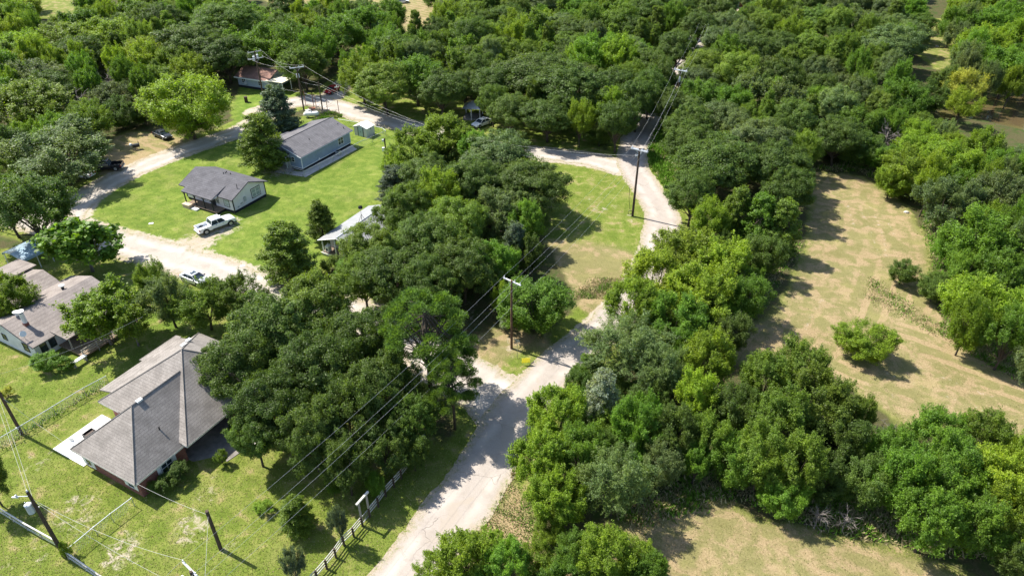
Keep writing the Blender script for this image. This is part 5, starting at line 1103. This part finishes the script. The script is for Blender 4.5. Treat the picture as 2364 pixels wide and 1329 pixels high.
c = at(188, 402, .5); car('white_van', 'white vehicle in the shade under the wide grey oak', (c[0], c[1], .02), R(170), 'car_white')
c = at(375, 312, .5); car('dark_car', 'black car under the lowest branches of the round bright tree', (c[0], c[1], .02), R(-35), 'car_black')
c = at(1113, 284, .5); car('parked_car', 'white car nosing out under the oaks beside the grey kiosk', (c[0], c[1], .02), R(225), 'car_white')
c = at(928, 4, .5); car('distant_car', 'white car on the far clearing at the top edge', (c[0], c[1], .02), R(20), 'car_white')
# ---------------------------------------------------------------- poles
PV = {}                                # wire fixing points
def crossarm(par, z, ang, L, m_='pale_steel', off=.12, pins=(-.92, .3, .92)):
    d = Vector((math.cos(ang), math.sin(ang), 0)); n = Vector((-d.y, d.x, 0)); mb = MB(); c0 = n*off
    obox(mb, c0+Vector((0, 0, z)), d, n, -L/2, L/2, -.06, .06, -.07, .07); arm = mb.build('crossarm', M[m_], par)
    out = []
    for p in pins:
        q = c0+d*(p*L/2)+Vector((0, 0, z+.07)); MB().tube([q, q+Vector((0, 0, .12))], .03, 6).tube([q+Vector((0, 0, .12)), q+Vector((0, 0, .28))], .055, 8, .04).build('insulator', M['insulator'], arm); out.append(q+Vector((0, 0, .28)))
    for s in (-.5, .5):
        br = MB().tube([c0+d*(s*L/2)+Vector((0, 0, z-.07)), Vector((0, 0, z-.8))], .02, 4); br.build('brace', M['steel'], arm)
    return out
def trafo(par, z, ang, r_=.24, h=.9):
    d = Vector((math.cos(ang), math.sin(ang), 0)); c = d*(.17+r_)
    t = MB().tube([c+Vector((0, 0, z)), c+Vector((0, 0, z+h))], r_, 14).build('transformer', M['transformer'], par, bevel=.03)
    MB().tube([c+Vector((0, 0, z+h)), c+Vector((0, 0, z+h+.06))], r_*1.06, 14, r_*.8).build('lid', M['pale_steel'], t)
    MB().tube([c+d*.08+Vector((0, 0, z+h)), c+d*.1+Vector((0, 0, z+h+.35))], .045, 7, .03).build('bushing', M['insulator'], t)
    MB().box(-.2, .2, -.04, .04, z+.3, z+.4, Matrix.Rotation(ang, 4, 'Z')).build('bracket', M['steel'], t)
def pole(key, base, h, label, m_='pole_wood', r_=.17, r1=.12, cat='utility pole'):
    o = empty('utility_pole', (base[0], base[1], 0), 0, label, cat)
    MB().tube([(0, 0, -.3), (0, 0, h*.5), (0, 0, h)], r_, 10, r1).build('pole', M[m_], o)
    PV[key] = dict(o=o, p=Vector((base[0], base[1], 0)), h=h, w=[]); return o
def fix(key, pts): PV[key]['w'] += [PV[key]['p']+q for q in pts]
o = pole('A', at(150, 1284), 8.6, 'dark pole with a grey transformer and bracket arm at the lower left', r_=.19)
trafo(o, 6.2, R(205), .27, 1.0); fix('A', [Vector((0, 0, 8.75)), Vector((.1, 0, 7.6)), Vector((.15, .1, 7.0))])
MB().tube([(0, 0, 8.6), (0, 0, 8.75)], .09, 8, .05).build('insulator', M['insulator'], o)
b1 = MB().tube([(0, 0, 8.0), (-.9, -.15, 8.15)], .04, 6).build('bracket_arm', M['pale_steel'], o); MB().tube([(-.9, -.15, 8.0), (-1.0, -.15, 8.3)], .08, 8).box(-1.35, -.95, -.2, -.1, 8.0, 8.1).build('fuse', M['insulator'], b1)
o = pole('S', at(510, 1267), 5.2, 'short plain dark pole on the front lawn of the brick house', r_=.18, r1=.15); fix('S', [Vector((0, 0, 4.7))])
o = pole('E', at(51, 1002), 9.5, 'dark pole leaning out of the left edge beside the chain link fence', r_=.17); fix('E', [Vector((-.2, 0, 9.4)), Vector((.2, 0, 9.0)), Vector((0, 0, 5.2))])
MB().box(-.1, .1, -.22, -.15, .9, 1.2).build('meter_box', M['pale_steel'], o)
LA = math.atan2(*(at(1190, 658, 9.7)-at(1150, 640, 9.7))[1::-1])
pb_ = at(442, 1322, 10.2); o = pole('B', pb_, 10.4, 'crossarm pole with a transformer rising at the bottom edge', r_=.17)
aa = at(405, 1296, 10.2); ab = at(468, 1360, 10.2); ang_b = math.atan2(ab[1]-aa[1], ab[0]-aa[0]); fix('B', crossarm(o, 10.15, ang_b, 2.6, 'white_paint')); trafo(o, 8.2, ang_b-1.9); fix('B', [Vector((0, .1, 7.2))])
MB().tube([(0, 0, 9.3), (-.9, .2, 9.3)], .05, 6).tube([(-.9, .2, 9.3), (-.9, .2, 9.55)], .09, 8).tube([(-.5, .1, 9.3), (-.5, .1, 9.55)], .09, 8).build('fuse', M['insulator'], o)
o = pole('C', at(1181, 804), 9.9, 'brown pole with a white crossarm beside the yellow sign', 'brown_pole'); fix('C', crossarm(o, 9.65, LA, 2.5, 'white_paint')); fix('C', [Vector((.1, .1, 6.2))])
o = pole('D', at(1460, 499), 11.5, 'tall dark pole with paired crossarms on the corner lawn at the junction', r_=.2, r1=.14)
dd = at(1484, 351, 11.2)-at(1444, 341, 11.2); ad = math.atan2(dd[1], dd[0]); fix('D', crossarm(o, 11.25, ad, 2.7)); crossarm(o, 11.25, ad, 2.7, off=-.14, pins=(-.9, .9)); fix('D', [Vector((0, .1, 10.3)), Vector((0, .1, 8))])
crossarm(o, 10.4, ad+R(80), 1.5, 'steel', pins=(-.9, .9))
co_ = MB(); co_.tube([(-.45+.33*math.cos(t), -.16, .75+.33*math.sin(t)) for t in np.linspace(0, 6.6, 22)], .045, 5); co_.build('cable_coil', M['dark_wire'], o)
wv = MB().tube([(-.85, .3, 5.2), (-.8, .2, 3), (-.5, 0, 1.2)], .03, 5); wv.build('hanging_cable', M['dark_wire'], o)
p = at(1571, 165, 10.3); o = pole('F', p, 10.8, 'farthest pale crossarm pole beside the asphalt road in the wood', r_=.17); fix('F', crossarm(o, 10.5, ad, 2.7)); crossarm(o, 10.5, ad, 2.7, off=-.14, pins=(-.9, .9)); fix('F', [Vector((0, 0, 9.4))]); MB().box(-.14, .14, -.25, -.17, 8.2, 9.3).build('bracket', M['pale_steel'], o)
o = pole('G', at(702, 256), 9.4, 'dark pole with braced double crossarms behind the blue house'); ag = R(24); fix('G', crossarm(o, 9.2, ag, 2.9, 'steel')); crossarm(o, 9.2, ag, 2.9, 'steel', -.14, (-.9, .9)); fix('G', [Vector((0, 0, 7.5)), Vector((0, 0, 6.4)), Vector((0, 0, 4.))])
for s in (-.25, .25): MB().tube([(s, -.2, 7.2), (s, -.2, 8.0)], .08, 8).build('fuse', M['insulator'], o)
o = pole('H', at(746, 262), 6.8, 'bare slim pole at the junk pile behind the blue house', r_=.15, r1=.11); fix('H', [Vector((0, 0, 6.5)), Vector((0, 0, 6.0))])
o = pole('I', at(605, 206), 8.6, 'dark pole with two pale transformers before the red roofed house'); ai = R(35); fix('I', crossarm(o, 8.4, ai, 3.0, 'steel')); trafo(o, 6.6, ai+R(185), .26, .9); trafo(o, 6.8, ai+R(5), .26, .9)
p = at(591, 138, 8.6); o = pole('J', p, 9., 'crossarm pole behind the red roof, its foot hidden'); fix('J', crossarm(o, 8.8, ai, 3.4, 'steel'))
mp_ = empty('meter_post', at(891, 353), 0, 'short dark post with white meter boxes beside the middle grove', 'meter post')
MB().tube([(0, 0, -.2), (0, 0, 2.9)], .13, 8).build('post', M['pole_wood'], mp_); MB().box(-.5, -.14, -.2, .1, 2.3, 2.7).build('meter', M['pale_steel'], mp_); MB().box(-.6, -.14, -.25, .1, .3, 1.1).build('box', M['white_paint'], mp_)
# ---------------------------------------------------------------- wires
def wire(a, b_, sag, label, r_=.018, m_='wire'):
    r_ *= .42; a, b_ = Vector(a), Vector(b_); n = 18; pts = [a.lerp(b_, t)-Vector((0, 0, 4*sag*t*(1-t))) for t in np.linspace(0, 1, n)]
    o = MB().tube(pts, r_, 4).build('power_line', M[m_]); tag(o, label, 'power line', 'overhead wires'); return o
W_ = {k_: v_['w'] for k_, v_ in PV.items()}
for i, nm in enumerate(('left', 'middle', 'right')):
    wire(W_['B'][i], W_['C'][i], .7, f'{nm} of three wires from the bottom edge pole to the yellow sign pole', .02)
    wire(W_['C'][i], W_['D'][i], .6, f'{nm} of three wires from the yellow sign pole to the junction pole', .018)
    wire(W_['D'][i], W_['F'][i], .8, f'{nm} of three wires from the junction pole along the far asphalt road', .018)
    q = Vector(W_['F'][i])+(Vector(W_['F'][i])-Vector(W_['D'][i]))*.9; wire(W_['F'][i], q, .8, f'{nm} of three wires leaving the farthest pole into the wood', .018)
    q = Vector(W_['B'][i])+(Vector(W_['B'][i])-Vector(W_['C'][i]))*.6; wire(W_['B'][i], q, .6, f'{nm} of three wires running under the bottom edge', .02)
wire(W_['B'][3], W_['C'][3], .7, 'lowest wire from the bottom edge pole to the yellow sign pole', .02); wire(W_['C'][3], W_['D'][4], .8, 'low wire from the yellow sign pole to the junction pole', .018); wire(W_['D'][3], W_['F'][3], .9, 'low wire along the far asphalt road', .018)
wire(W_['A'][0], W_['E'][0], .5, 'upper wire between the two left edge poles', .022); wire(W_['A'][1], W_['E'][1], .5, 'lower wire between the two left edge poles', .022)
wire(W_['A'][1], W_['B'][0], .9, 'upper wire from the transformer pole to the bottom edge pole', .022); wire(W_['A'][2], W_['B'][3], .8, 'lower wire from the transformer pole to the bottom edge pole', .022)
hc = Vector(wl(OK_, .3, -.3, 2.5)); wire(hc, W_['S'][0], .25, 'service wire from the brick house corner to the short pole', .025)
wire(W_['S'][0], W_['B'][3]+Vector((.6, -3, -1)), .3, 'white service wire dropping from the short pole to the bottom edge', .025)
wire(W_['E'][2], Vector(wl(OK_, -8.6, -.3, 2.5)), .3, 'service wire from the left edge pole to the patio corner', .022)
for i, (z, lb) in enumerate(((0, 'upper'), (1, 'lower'))):
    e1 = Vector(W_['D'][3+i]); e2 = Vector((*at(1110+i*30, 330+i*10, 7.5)[:2], 8.2-i)); wire(e1, e2, .6, f'{lb} wire from the junction pole over the gravel road to the left', .018)
wire(W_['G'][2], Vector((*at(985, 290, 6.5)[:2], 6.5)), .8, 'long wire from the double crossarm pole along the gravel road', .022)
for i in (0, 2): wire(W_['G'][i], W_['J'][i], .7, f"{'near' if i else 'far'} wire between the double crossarm pole and the pole behind the red roof", .022)
wire(W_['G'][3], W_['I'][2], .6, 'wire from the double crossarm pole to the twin transformer pole', .022)
for i, (j, q) in enumerate(((3, 0), (4, 1))): wire(W_['G'][j], W_['H'][q], .15, f"{'upper' if i == 0 else 'lower'} wire between the two poles at the junk pile", .02); wire(W_['H'][q], Vector((*at(960+i*15, 285+i*12, 5)[:2], 5.2)), .5, f"{'upper' if i == 0 else 'lower'} wire from the slim pole along the gravel road", .02)
wire(W_['G'][0], Vector((*at(900, 95, 9)[:2], 10.)), .8, 'upper wire from the double crossarm pole into the wood behind the red car', .02, 'dark_wire'); wire(W_['G'][3], Vector((*at(900, 110, 8)[:2], 8.5)), .8, 'lower wire from the double crossarm pole into the wood behind the red car', .02, 'dark_wire')
wire(W_['G'][5], Vector(wl(OR_, 9, -.4, 2.5)), .3, 'service wire from the double crossarm pole to the cream carport', .02); wire(W_['G'][4], Vector((*at(710, 225, 0)[:2], .1)), 0, 'guy wire slanting down from the double crossarm pole', .02)
wire(W_['D'][3], Vector((*at(1437, 390, 5.2)[:2], 5.2)), .1, 'slack cable hanging from the junction pole', .015, 'dark_wire')
wire(Vector((*at(0, 863, 5.2)[:2], 5.2)), Vector((*at(330, 730, 5.5)[:2], 5.5)), .5, 'long wire crossing in front of the left house', .02)
# ---------------------------------------------------------------- fences
def along(P, step):
    out = []
    for a, b_ in zip(P[:-1], P[1:]):
        L = np.linalg.norm(b_-a); n = max(1, round(L/step))
        for i in range(n): out.append(a+(b_-a)*i/n)
    return out+[P[-1]]
def chain_link(label, px, h=1.2, step=3., mesh=.28, rail='pale_steel', post='steel'):
    P = [at(x, y)[:2] for x, y in px]; o = empty('chain_link_fence', (*P[0], 0), 0, label, 'fence'); o0 = P[0]; P = [p-o0 for p in P]
    for q in along(P, step): MB().tube([(*q, -.1), (*q, h+.05)], .035, 6).build('post', M[post], o)
    MB().tube([(*q, h) for q in P], .04, 5).build('top_rail', M[rail], o)
    mb = MB()
    for a, b_ in zip(P[:-1], P[1:]):
        L = np.linalg.norm(b_-a); n = int(L/mesh); u = (b_-a)/L
        for i in range(n):
            for s in (0, 1):
                x0, x1 = i*mesh, min(L, i*mesh+h*.8)
                if s: x0, x1 = x1, x0
                mb.tube([(*(a+u*x0), .03), (*(a+u*x1), h-.02)], .007, 3, cap=False)
    mb.build('wire_mesh', M['steel'], o); return o
chain_link('chain link fence with a weedy foot line crossing the left lawn', [(-20, 1047), (60, 1000), (130, 957), (200, 914), (252, 886)])
chain_link('short chain link fence from the brick house corner to the transformer pole', [(312, 1168), (263, 1205), (226, 1235), (168, 1284)], step=2.2)
chain_link('chain link fence around the concrete strip of the blue house', [(640, 388), (705, 409), (770, 376), (828, 343), (860, 329), (892, 315)], mesh=.35)
chain_link('chain link fence behind the small shed', [(892, 315), (884, 309), (836, 297), (782, 288)], mesh=.4)
pf = [(-30, 1168), (0, 1184), (65, 1224), (135, 1263), (160, 1290), (240, 1345), (330, 1400)]
P = [at(x, y)[:2] for x, y in pf]; o = empty('rail_fence', (*P[0], 0), 0, 'low white topped fence at the lower left corner', 'fence'); P0 = P[0]; P = [p-P0 for p in P]
for q in along(P, 2.6): MB().tube([(*q, -.1), (*q, 1.05)], .05, 6).build('post', M['grey_wood'], o)
MB().tube([(*q, 1.05) for q in P], .07, 5).build('top_rail', M['white_rail'], o); MB().tube([(*q, .5) for q in P], .02, 4).tube([(*q, .25) for q in P], .02, 4).build('wire', M['steel'], o)
# wooden rail fence along the road, with a tall gate frame
posts = [(690, 1385), (711, 1360), (733, 1337), (755, 1312), (776, 1286), (795, 1259), (817, 1238), (837, 1214)]; posts2 = [(854, 1194), (874, 1169), (891, 1145), (910, 1124), (927, 1105), (945, 1082), (960, 1060), (974, 1036), (985, 1010)]
for k_, (pp, lb) in enumerate(((posts, 'weathered three rail fence along the road below its gate frame'), (posts2, 'weathered three rail fence along the road, shaded part above the gate frame'))):
    P = [at(x, y)[:2] for x, y in pp]; o = empty('wooden_fence', (*P[0], 0), 0, lb, 'fence'); P0 = P[0]; P = [p-P0 for p in P]
    for q in P: MB().box(q[0]-.075, q[0]+.075, q[1]-.075, q[1]+.075, -.1, 1.25).build('post', M['pole_wood'], o)
    for z in (.42, .78, 1.12):
        mb = MB()
        for a, b_ in zip(P[:-1], P[1:]):
            u = Vector((*(b_-a), 0)).normalized(); n = Vector((-u.y, u.x, 0)); obox(mb, Vector((*a, z)), u, n, .02, np.linalg.norm(b_-a)-.02, .08, .12, -.07, .07)
        mb.build('rail', M['white_rail'], o)
ga, gb = at(837, 1212)[:2], at(854, 1192)[:2]; o = empty('gate_frame', (*ga, 0), 0, 'tall wooden gate frame with a top bar in the rail fence', 'gate'); g = gb-ga
for q in ((0, 0), g): MB().box(q[0]-.08, q[0]+.08, q[1]-.08, q[1]+.08, -.1, 3.1).build('post', M['grey_wood'], o)
u = Vector((*g, 0)).normalized(); mb = MB(); obox(mb, Vector((0, 0, 3.15)), u, Vector((-u.y, u.x, 0)), -.3, np.linalg.norm(g)+.3, -.09, .09, -.06, .1); mb.build('top_bar', M['white_rail'], o)
mb = MB(); obox(mb, Vector((0, 0, .25)), u, Vector((-u.y, u.x, 0)), .12, np.linalg.norm(g)-.12, -.03, .03, 0, .06); obox(mb, Vector((0, 0, 1.1)), u, Vector((-u.y, u.x, 0)), .12, np.linalg.norm(g)-.12, -.03, .03, 0, .06)
for f in np.linspace(.15, .85, 5): q = g*f; mb.tube([(*q, .28), (*q, 1.12)], .02, 4)
mb.build('gate', M['steel'], o)
# pipe posts and wires at the junk pile
P = [at(x, y)[:2] for x, y in ((706, 243), (725, 250), (731, 252), (757, 260), (783, 263))]; o = empty('wire_fence', (*P[0], 0), 0, 'tall pipe posts with slack wires around the junk pile', 'fence'); P0 = P[0]; P = [p-P0 for p in P]
for q in P: MB().tube([(*q, -.1), (*q, 3.0)], .06, 6).build('post', M['rust'], o)
for z in (1., 1.9, 2.7): MB().tube([(*q, z) for q in P], .015, 4).build('wire', M['steel'], o)
# ---------------------------------------------------------------- small things
p = at(720, 271); o = empty('propane_tank', p, R(10), 'white propane tank lying beside the junk pile', 'tank')
MB().ball((-1.1, 0, .75), .5, 14, 8).ball((1.1, 0, .75), .5, 14, 8).tube([(-1.1, 0, .75), (1.1, 0, .75)], .5, 14, cap=False).build('tank', M['white_paint'], o, smooth=True)
for x in (-.8, .8): MB().box(x-.1, x+.1, -.35, .35, 0, .3).build('foot', M['steel'], o)
MB().tube([(0, 0, 1.2), (0, 0, 1.42)], .16, 10).build('valve_cover', M['steel'], o)
o = MB()
for q in range(90):
    c = np.array(at(735, 262)[:2])+rng.normal(0, 1.3, 2); d = rng.normal(0, 1, 3); d[2] = abs(d[2])*.4; d = d/np.linalg.norm(d)*rng.uniform(.8, 2.4); z = rng.uniform(.1, .9); o.tube([(*c, z), (c[0]+d[0], c[1]+d[1], z+d[2])], .04, 4, .015)
tag(o.build('brush_heap', M['grey_bark']), 'tangled heap of grey branches by the slim pole behind the blue house', 'brush pile')
def crate(px, py, m_, s, label, cat, name, rz=.3):
    p = at(px, py); e = empty(name, p, rz, label, cat); MB().box(-s[0]/2, s[0]/2, -s[1]/2, s[1]/2, 0, s[2]).build('case', M[m_], e, bevel=.04); MB().box(-s[0]/2-.03, s[0]/2+.03, -s[1]/2-.03, s[1]/2+.03, s[2]+.001, s[2]+.07).build('lid', M[m_], e); return e
crate(722, 258, 'rust', (1.3, .8, .8), 'rusty brown drum box on the junk pile', 'scrap', 'scrap_box'); crate(712, 262, 'white_paint', (1.0, .7, .7), 'white discarded box beside the propane tank', 'scrap', 'old_freezer', .8); crate(752, 258, 'stone', (1.6, .9, .6), 'pale rubble box at the foot of the slim pole', 'scrap', 'rubble_bin', .1)
e = crate(569, 236, 'brown_plastic', (.7, .7, 1.15), 'dark wheeled bin standing alone on bright grass', 'bin', 'wheeled_bin', .4)
for s in (-.25, .25): MB().tube([(s-.04, .36, .12), (s+.04, .36, .12)], .12, 10).build('wheel', M['rubber'], e)
p = at(317, 345); o = empty('barrel_grill', p, .5, 'black barrel smoker with a white lid on the dry grass patch', 'grill')
MB().tube([(-.6, 0, .8), (.6, 0, .8)], .38, 14).build('barrel', M['black_plastic'], o); MB().ball((-.85, .3, .95), .32, 10, 6).build('lid', M['pale_steel'], o, smooth=True)
for x in (-.45, .45):
    for y in (-.25, .25): MB().tube([(x, y, 0), (x, y, .6)], .03, 5).build('leg', M['steel'], o)
MB().tube([(.5, 0, 1.1), (.5, 0, 1.6)], .06, 8).build('chimney', M['black_plastic'], o)
p = at(1194, 827); o = empty('street_sign', p, 0, 'thin street sign post with crossed blades beside the brown pole', 'sign')
MB().tube([(0, 0, -.1), (0, 0, 2.6)], .035, 6).build('post', M['steel'], o)
for a, z in ((R(50), 2.45), (R(140), 2.6)): MB().box(-.42, .42, -.012, .012, z, z+.17, Matrix.Rotation(a, 4, 'Z')).build('sign_blade', M['sign_green'], o)
p = at(1214, 842); o = empty('yard_sign', p, R(8), 'bright yellow yard sign on the grass point by the road', 'sign')
MB().box(-.48, .48, -.012, .012, .35, 1.05).build('panel', M['yellow_sign'], o)
for x in (-.3, .3): MB().tube([(x, .02, -.1), (x, .02, .5)], .012, 5).build('stake', M['steel'], o)
p = at(781, 228); o = empty('street_sign', p, 0, 'street sign post with pale blades beside the red car', 'sign')
MB().tube([(0, 0, -.1), (0, 0, 2.7)], .05, 6).build('post', M['steel'], o)
for a, z in ((R(20), 2.5), (R(110), 2.72)): MB().box(-.5, .5, -.015, .015, z, z+.2, Matrix.Rotation(a, 4, 'Z')).build('sign_blade', M['pale_steel'], o)
for i, (x, y, lb) in enumerate(((2092, 491, 'pale stone lying on the upper right of the mown field'), (1443, 1248, 'pale stone in the bottom field near the shadow'), (248, 586, 'pale stone on the edge of the gravel lane'), (2163, 108, 'pale stone by the small far pond'))):
    p = at(x, y); o = MB().ball((0, 0, .1), .45, 9, 6, (1, .7, .5)).build('stone', M['stone']); o.location = p; tag(o, lb, 'stone')
for x, y, lb in ((349, 516, 'white meter lid set in the bright lawn by the lane'), (560, 614, 'white meter lid set in the lawn edge near the wide cedar')):
    p = at(x, y); e = empty('meter_cover', (p[0], p[1], .01), .3, lb, 'lid'); MB().box(-.3, .3, -.2, .2, 0, .05).build('plate', M['white_paint'], e); MB().box(-.36, .36, -.26, .26, -.05, .03).build('rim', M['concrete'], e)
for x, y, lb in ((905, 664, 'lower red machine glimpsed through the middle grove'), (938, 633, 'upper red machine glimpsed through the middle grove')):
    p = at(x, y, .5); e = empty('garden_tractor', (p[0], p[1], 0), R(30), lb, 'tractor'); MB().box(-.2, 1.1, -.35, .35, .45, .95).build('hood', M['car_red'], e, bevel=.06); MB().box(-.9, -.3, -.3, .3, .55, .7).box(-.95, -.85, -.3, .3, .7, 1.15).build('seat', M['black_plastic'], e)
    for X, r_ in ((-.6, .38), (.8, .24)):
        for Y in (-.45, .45): MB().tube([(X, Y-.1, r_), (X, Y+.1, r_)], r_, 12).build('wheel', M['rubber'], e)
    MB().tube([(-.1, 0, .9), (-.25, 0, 1.15)], .02, 5).tube([(-.27, -.18, 1.15), (-.27, .18, 1.15)], .02, 5).build('steering_bar', M['black_plastic'], e)
# ---------------------------------------------------------------- grass and weeds
def free_of(X, Y):
    ok = np.ones(len(X), bool)
    for P in BLOCK:
        m_ = (X > P[:, 0].min()) & (X < P[:, 0].max()) & (Y > P[:, 1].min()) & (Y < P[:, 1].max()); i = np.where(m_)[0]
        if len(i): ok[i] &= poly_sd(X[i], Y[i], P) < 0
    return ok
def scatter(n, ymin, ymax, keep):
    t = rng.random(n); Y = ymin*(ymax/ymin)**t; X = rng.uniform(-1, 1, n)*(Y*.62+24); m_ = keep(X, Y) & (sample(ROAD_D, X, Y) > .3) & free_of(X, Y); return X[m_], Y[m_]
G1, G2, DR = np.array([.14, .25, .03]), np.array([.20, .24, .04]), np.array([.42, .325, .18])
X, Y = scatter(520000, 30, 150, lambda x, y: (sample(lawn, x, y) > .6) & (sample(dirt, x, y) < .55) & ((sample(dry, x, y) < .5) | (rng.random(len(x)) < .3)))
n = len(X); lu, dr = sample(lush, X, Y), sample(dry, X, Y); isd = rng.random(n) < dr*.75
cl = G2+(G1-G2)*lu[:, None]; hay_ = dr > .5; cl = np.where(hay_[:, None], np.array([.2, .19, .07]), cl); cl = np.where(isd[:, None], DR*rng.uniform(.7, 1.15, (n, 1)), cl*rng.uniform(.55, 1.35, (n, 1)))
H = rng.uniform(.035, .085, n)
tag(tri_cloud('grass', np.stack([X, Y, np.zeros(n)], 1), H, H*.55, cl, 1.4), kind='stuff')
WEED = [([(1490,290),(1560,250),(1560,440),(1540,435),(1478,352)], .9, 9000, .7), ([(1030,1290),(1110,1210),(1180,1100),(1230,1180),(1260,1300),(1100,1310)], .6, 4500, .22), ([(-20,1050),(60,1003),(130,960),(252,889),(250,880),(130,950),(-20,1038)], .6, 1500, .22),
        ([(1400,690),(1320,690),(1370,650),(1440,640)], .3, 4000, .28), ([(2010,640),(2150,740),(2170,780),(2110,740),(2000,690)], .4, 3000, .25), ([(1650,840),(1760,1010),(1500,1160),(1420,1180),(1480,1210),(1700,1140),(1900,1215),(2300,1290),(2300,1230),(1960,1140),(1720,1050)], .5, 22000, .5),
        ([(720,282),(790,268),(782,258),(735,268)], .7, 2500, .6), ([(600,372),(625,398),(700,410),(640,385)], .2, 600, .3), ([(1150,1100),(1186,1040),(1240,930),(1330,820),(1350,830),(1260,960),(1200,1110)], .6, 5000, .6), ([(2160,760),(2364,880),(2364,850),(2200,740)], .6, 6000, .45), ([(1000,1300),(1060,1262),(1110,1275),(1060,1329)], .3, 3000, .35), ([(1855,560),(1740,720),(1700,800),(1650,790),(1780,560)], .4, 8000, .3), ([(2130,490),(2170,640),(2180,740),(2230,740),(2210,600),(2170,480)], .55, 6000, .5), ([(1870,390),(1990,395),(2080,450),(2100,440),(2000,370)], .5, 4000, .4)]
XX = []; HH = []; CC = []
for poly, lu, n, wh in WEED:
    P = P2(poly); lo, hi = P.min(0), P.max(0); x = rng.uniform(lo[0], hi[0], n*6); y = rng.uniform(lo[1], hi[1], n*6); k_ = (poly_sd(x, y, P)+rng.normal(0, .5, n*6) > 0) & (sample(ROAD_D, x, y) > .2); x, y = x[k_][:n], y[k_][:n]; n = len(x)
    pat = np.sin(x*1.3+np.sin(y*.9)*2)*np.sin(y*1.1+x*.4); isg = rng.random(n) < lu+pat*.35
    XX.append(np.stack([x, y, 0*x], 1)); HH.append(rng.uniform(.3, 1., n)*(1+.4*pat)*wh); CC.append(np.where(isg[:, None], np.array([.13, .25, .025])*rng.uniform(.6, 1.5, (n, 1)), np.array([.46, .39, .21])*rng.uniform(.6, 1.2, (n, 1))))
XX, HH, CC = np.concatenate(XX), np.concatenate(HH), np.concatenate(CC)
tag(tri_cloud('weeds', XX, HH, HH*.16+.03, CC, .7), kind='stuff')
# ---------------------------------------------------------------- light, sky, camera
w = bpy.data.worlds.new('World'); S.world = w; w.use_nodes = True; nt = w.node_tree
sky = nt.nodes.new('ShaderNodeTexSky'); sky.sky_type = 'NISHITA'; sky.sun_disc = False
SUN_EL, SUN_AZ = R(52), R(153)         # azimuth of the sun counted from +x towards +y
sky.sun_elevation = SUN_EL; sky.sun_rotation = R(90)-SUN_AZ
nt.links.new(sky.outputs[0], nt.nodes['Background'].inputs[0]); nt.nodes['Background'].inputs[1].default_value = .115
sd = bpy.data.lights.new('sun', 'SUN'); sd.energy = 4.7; sd.angle = R(.5); sd.color = (1, .95, .86)
so = bpy.data.objects.new('sun', sd); COL.objects.link(so); so.location = (-60, 60, 80)
dv = Vector((math.cos(SUN_AZ)*math.cos(SUN_EL), math.sin(SUN_AZ)*math.cos(SUN_EL), math.sin(SUN_EL))); so.rotation_euler = dv.to_track_quat('Z', 'Y').to_euler()
cam = bpy.data.cameras.new('camera'); co = bpy.data.objects.new('camera', cam); COL.objects.link(co); S.camera = co
co.location = (0, 0, CH); co.rotation_euler = (R(90)-PITCH, 0, 0); cam.sensor_width = 36; cam.lens = 36*FPX/PW; cam.clip_start = .5; cam.clip_end = 6000
S.view_settings.view_transform = 'Standard'; S.view_settings.look = 'None'; S.view_settings.exposure = 1.0; S.view_settings.gamma = 1
S.cycles.max_bounces = 6; S.cycles.transparent_max_bounces = 8
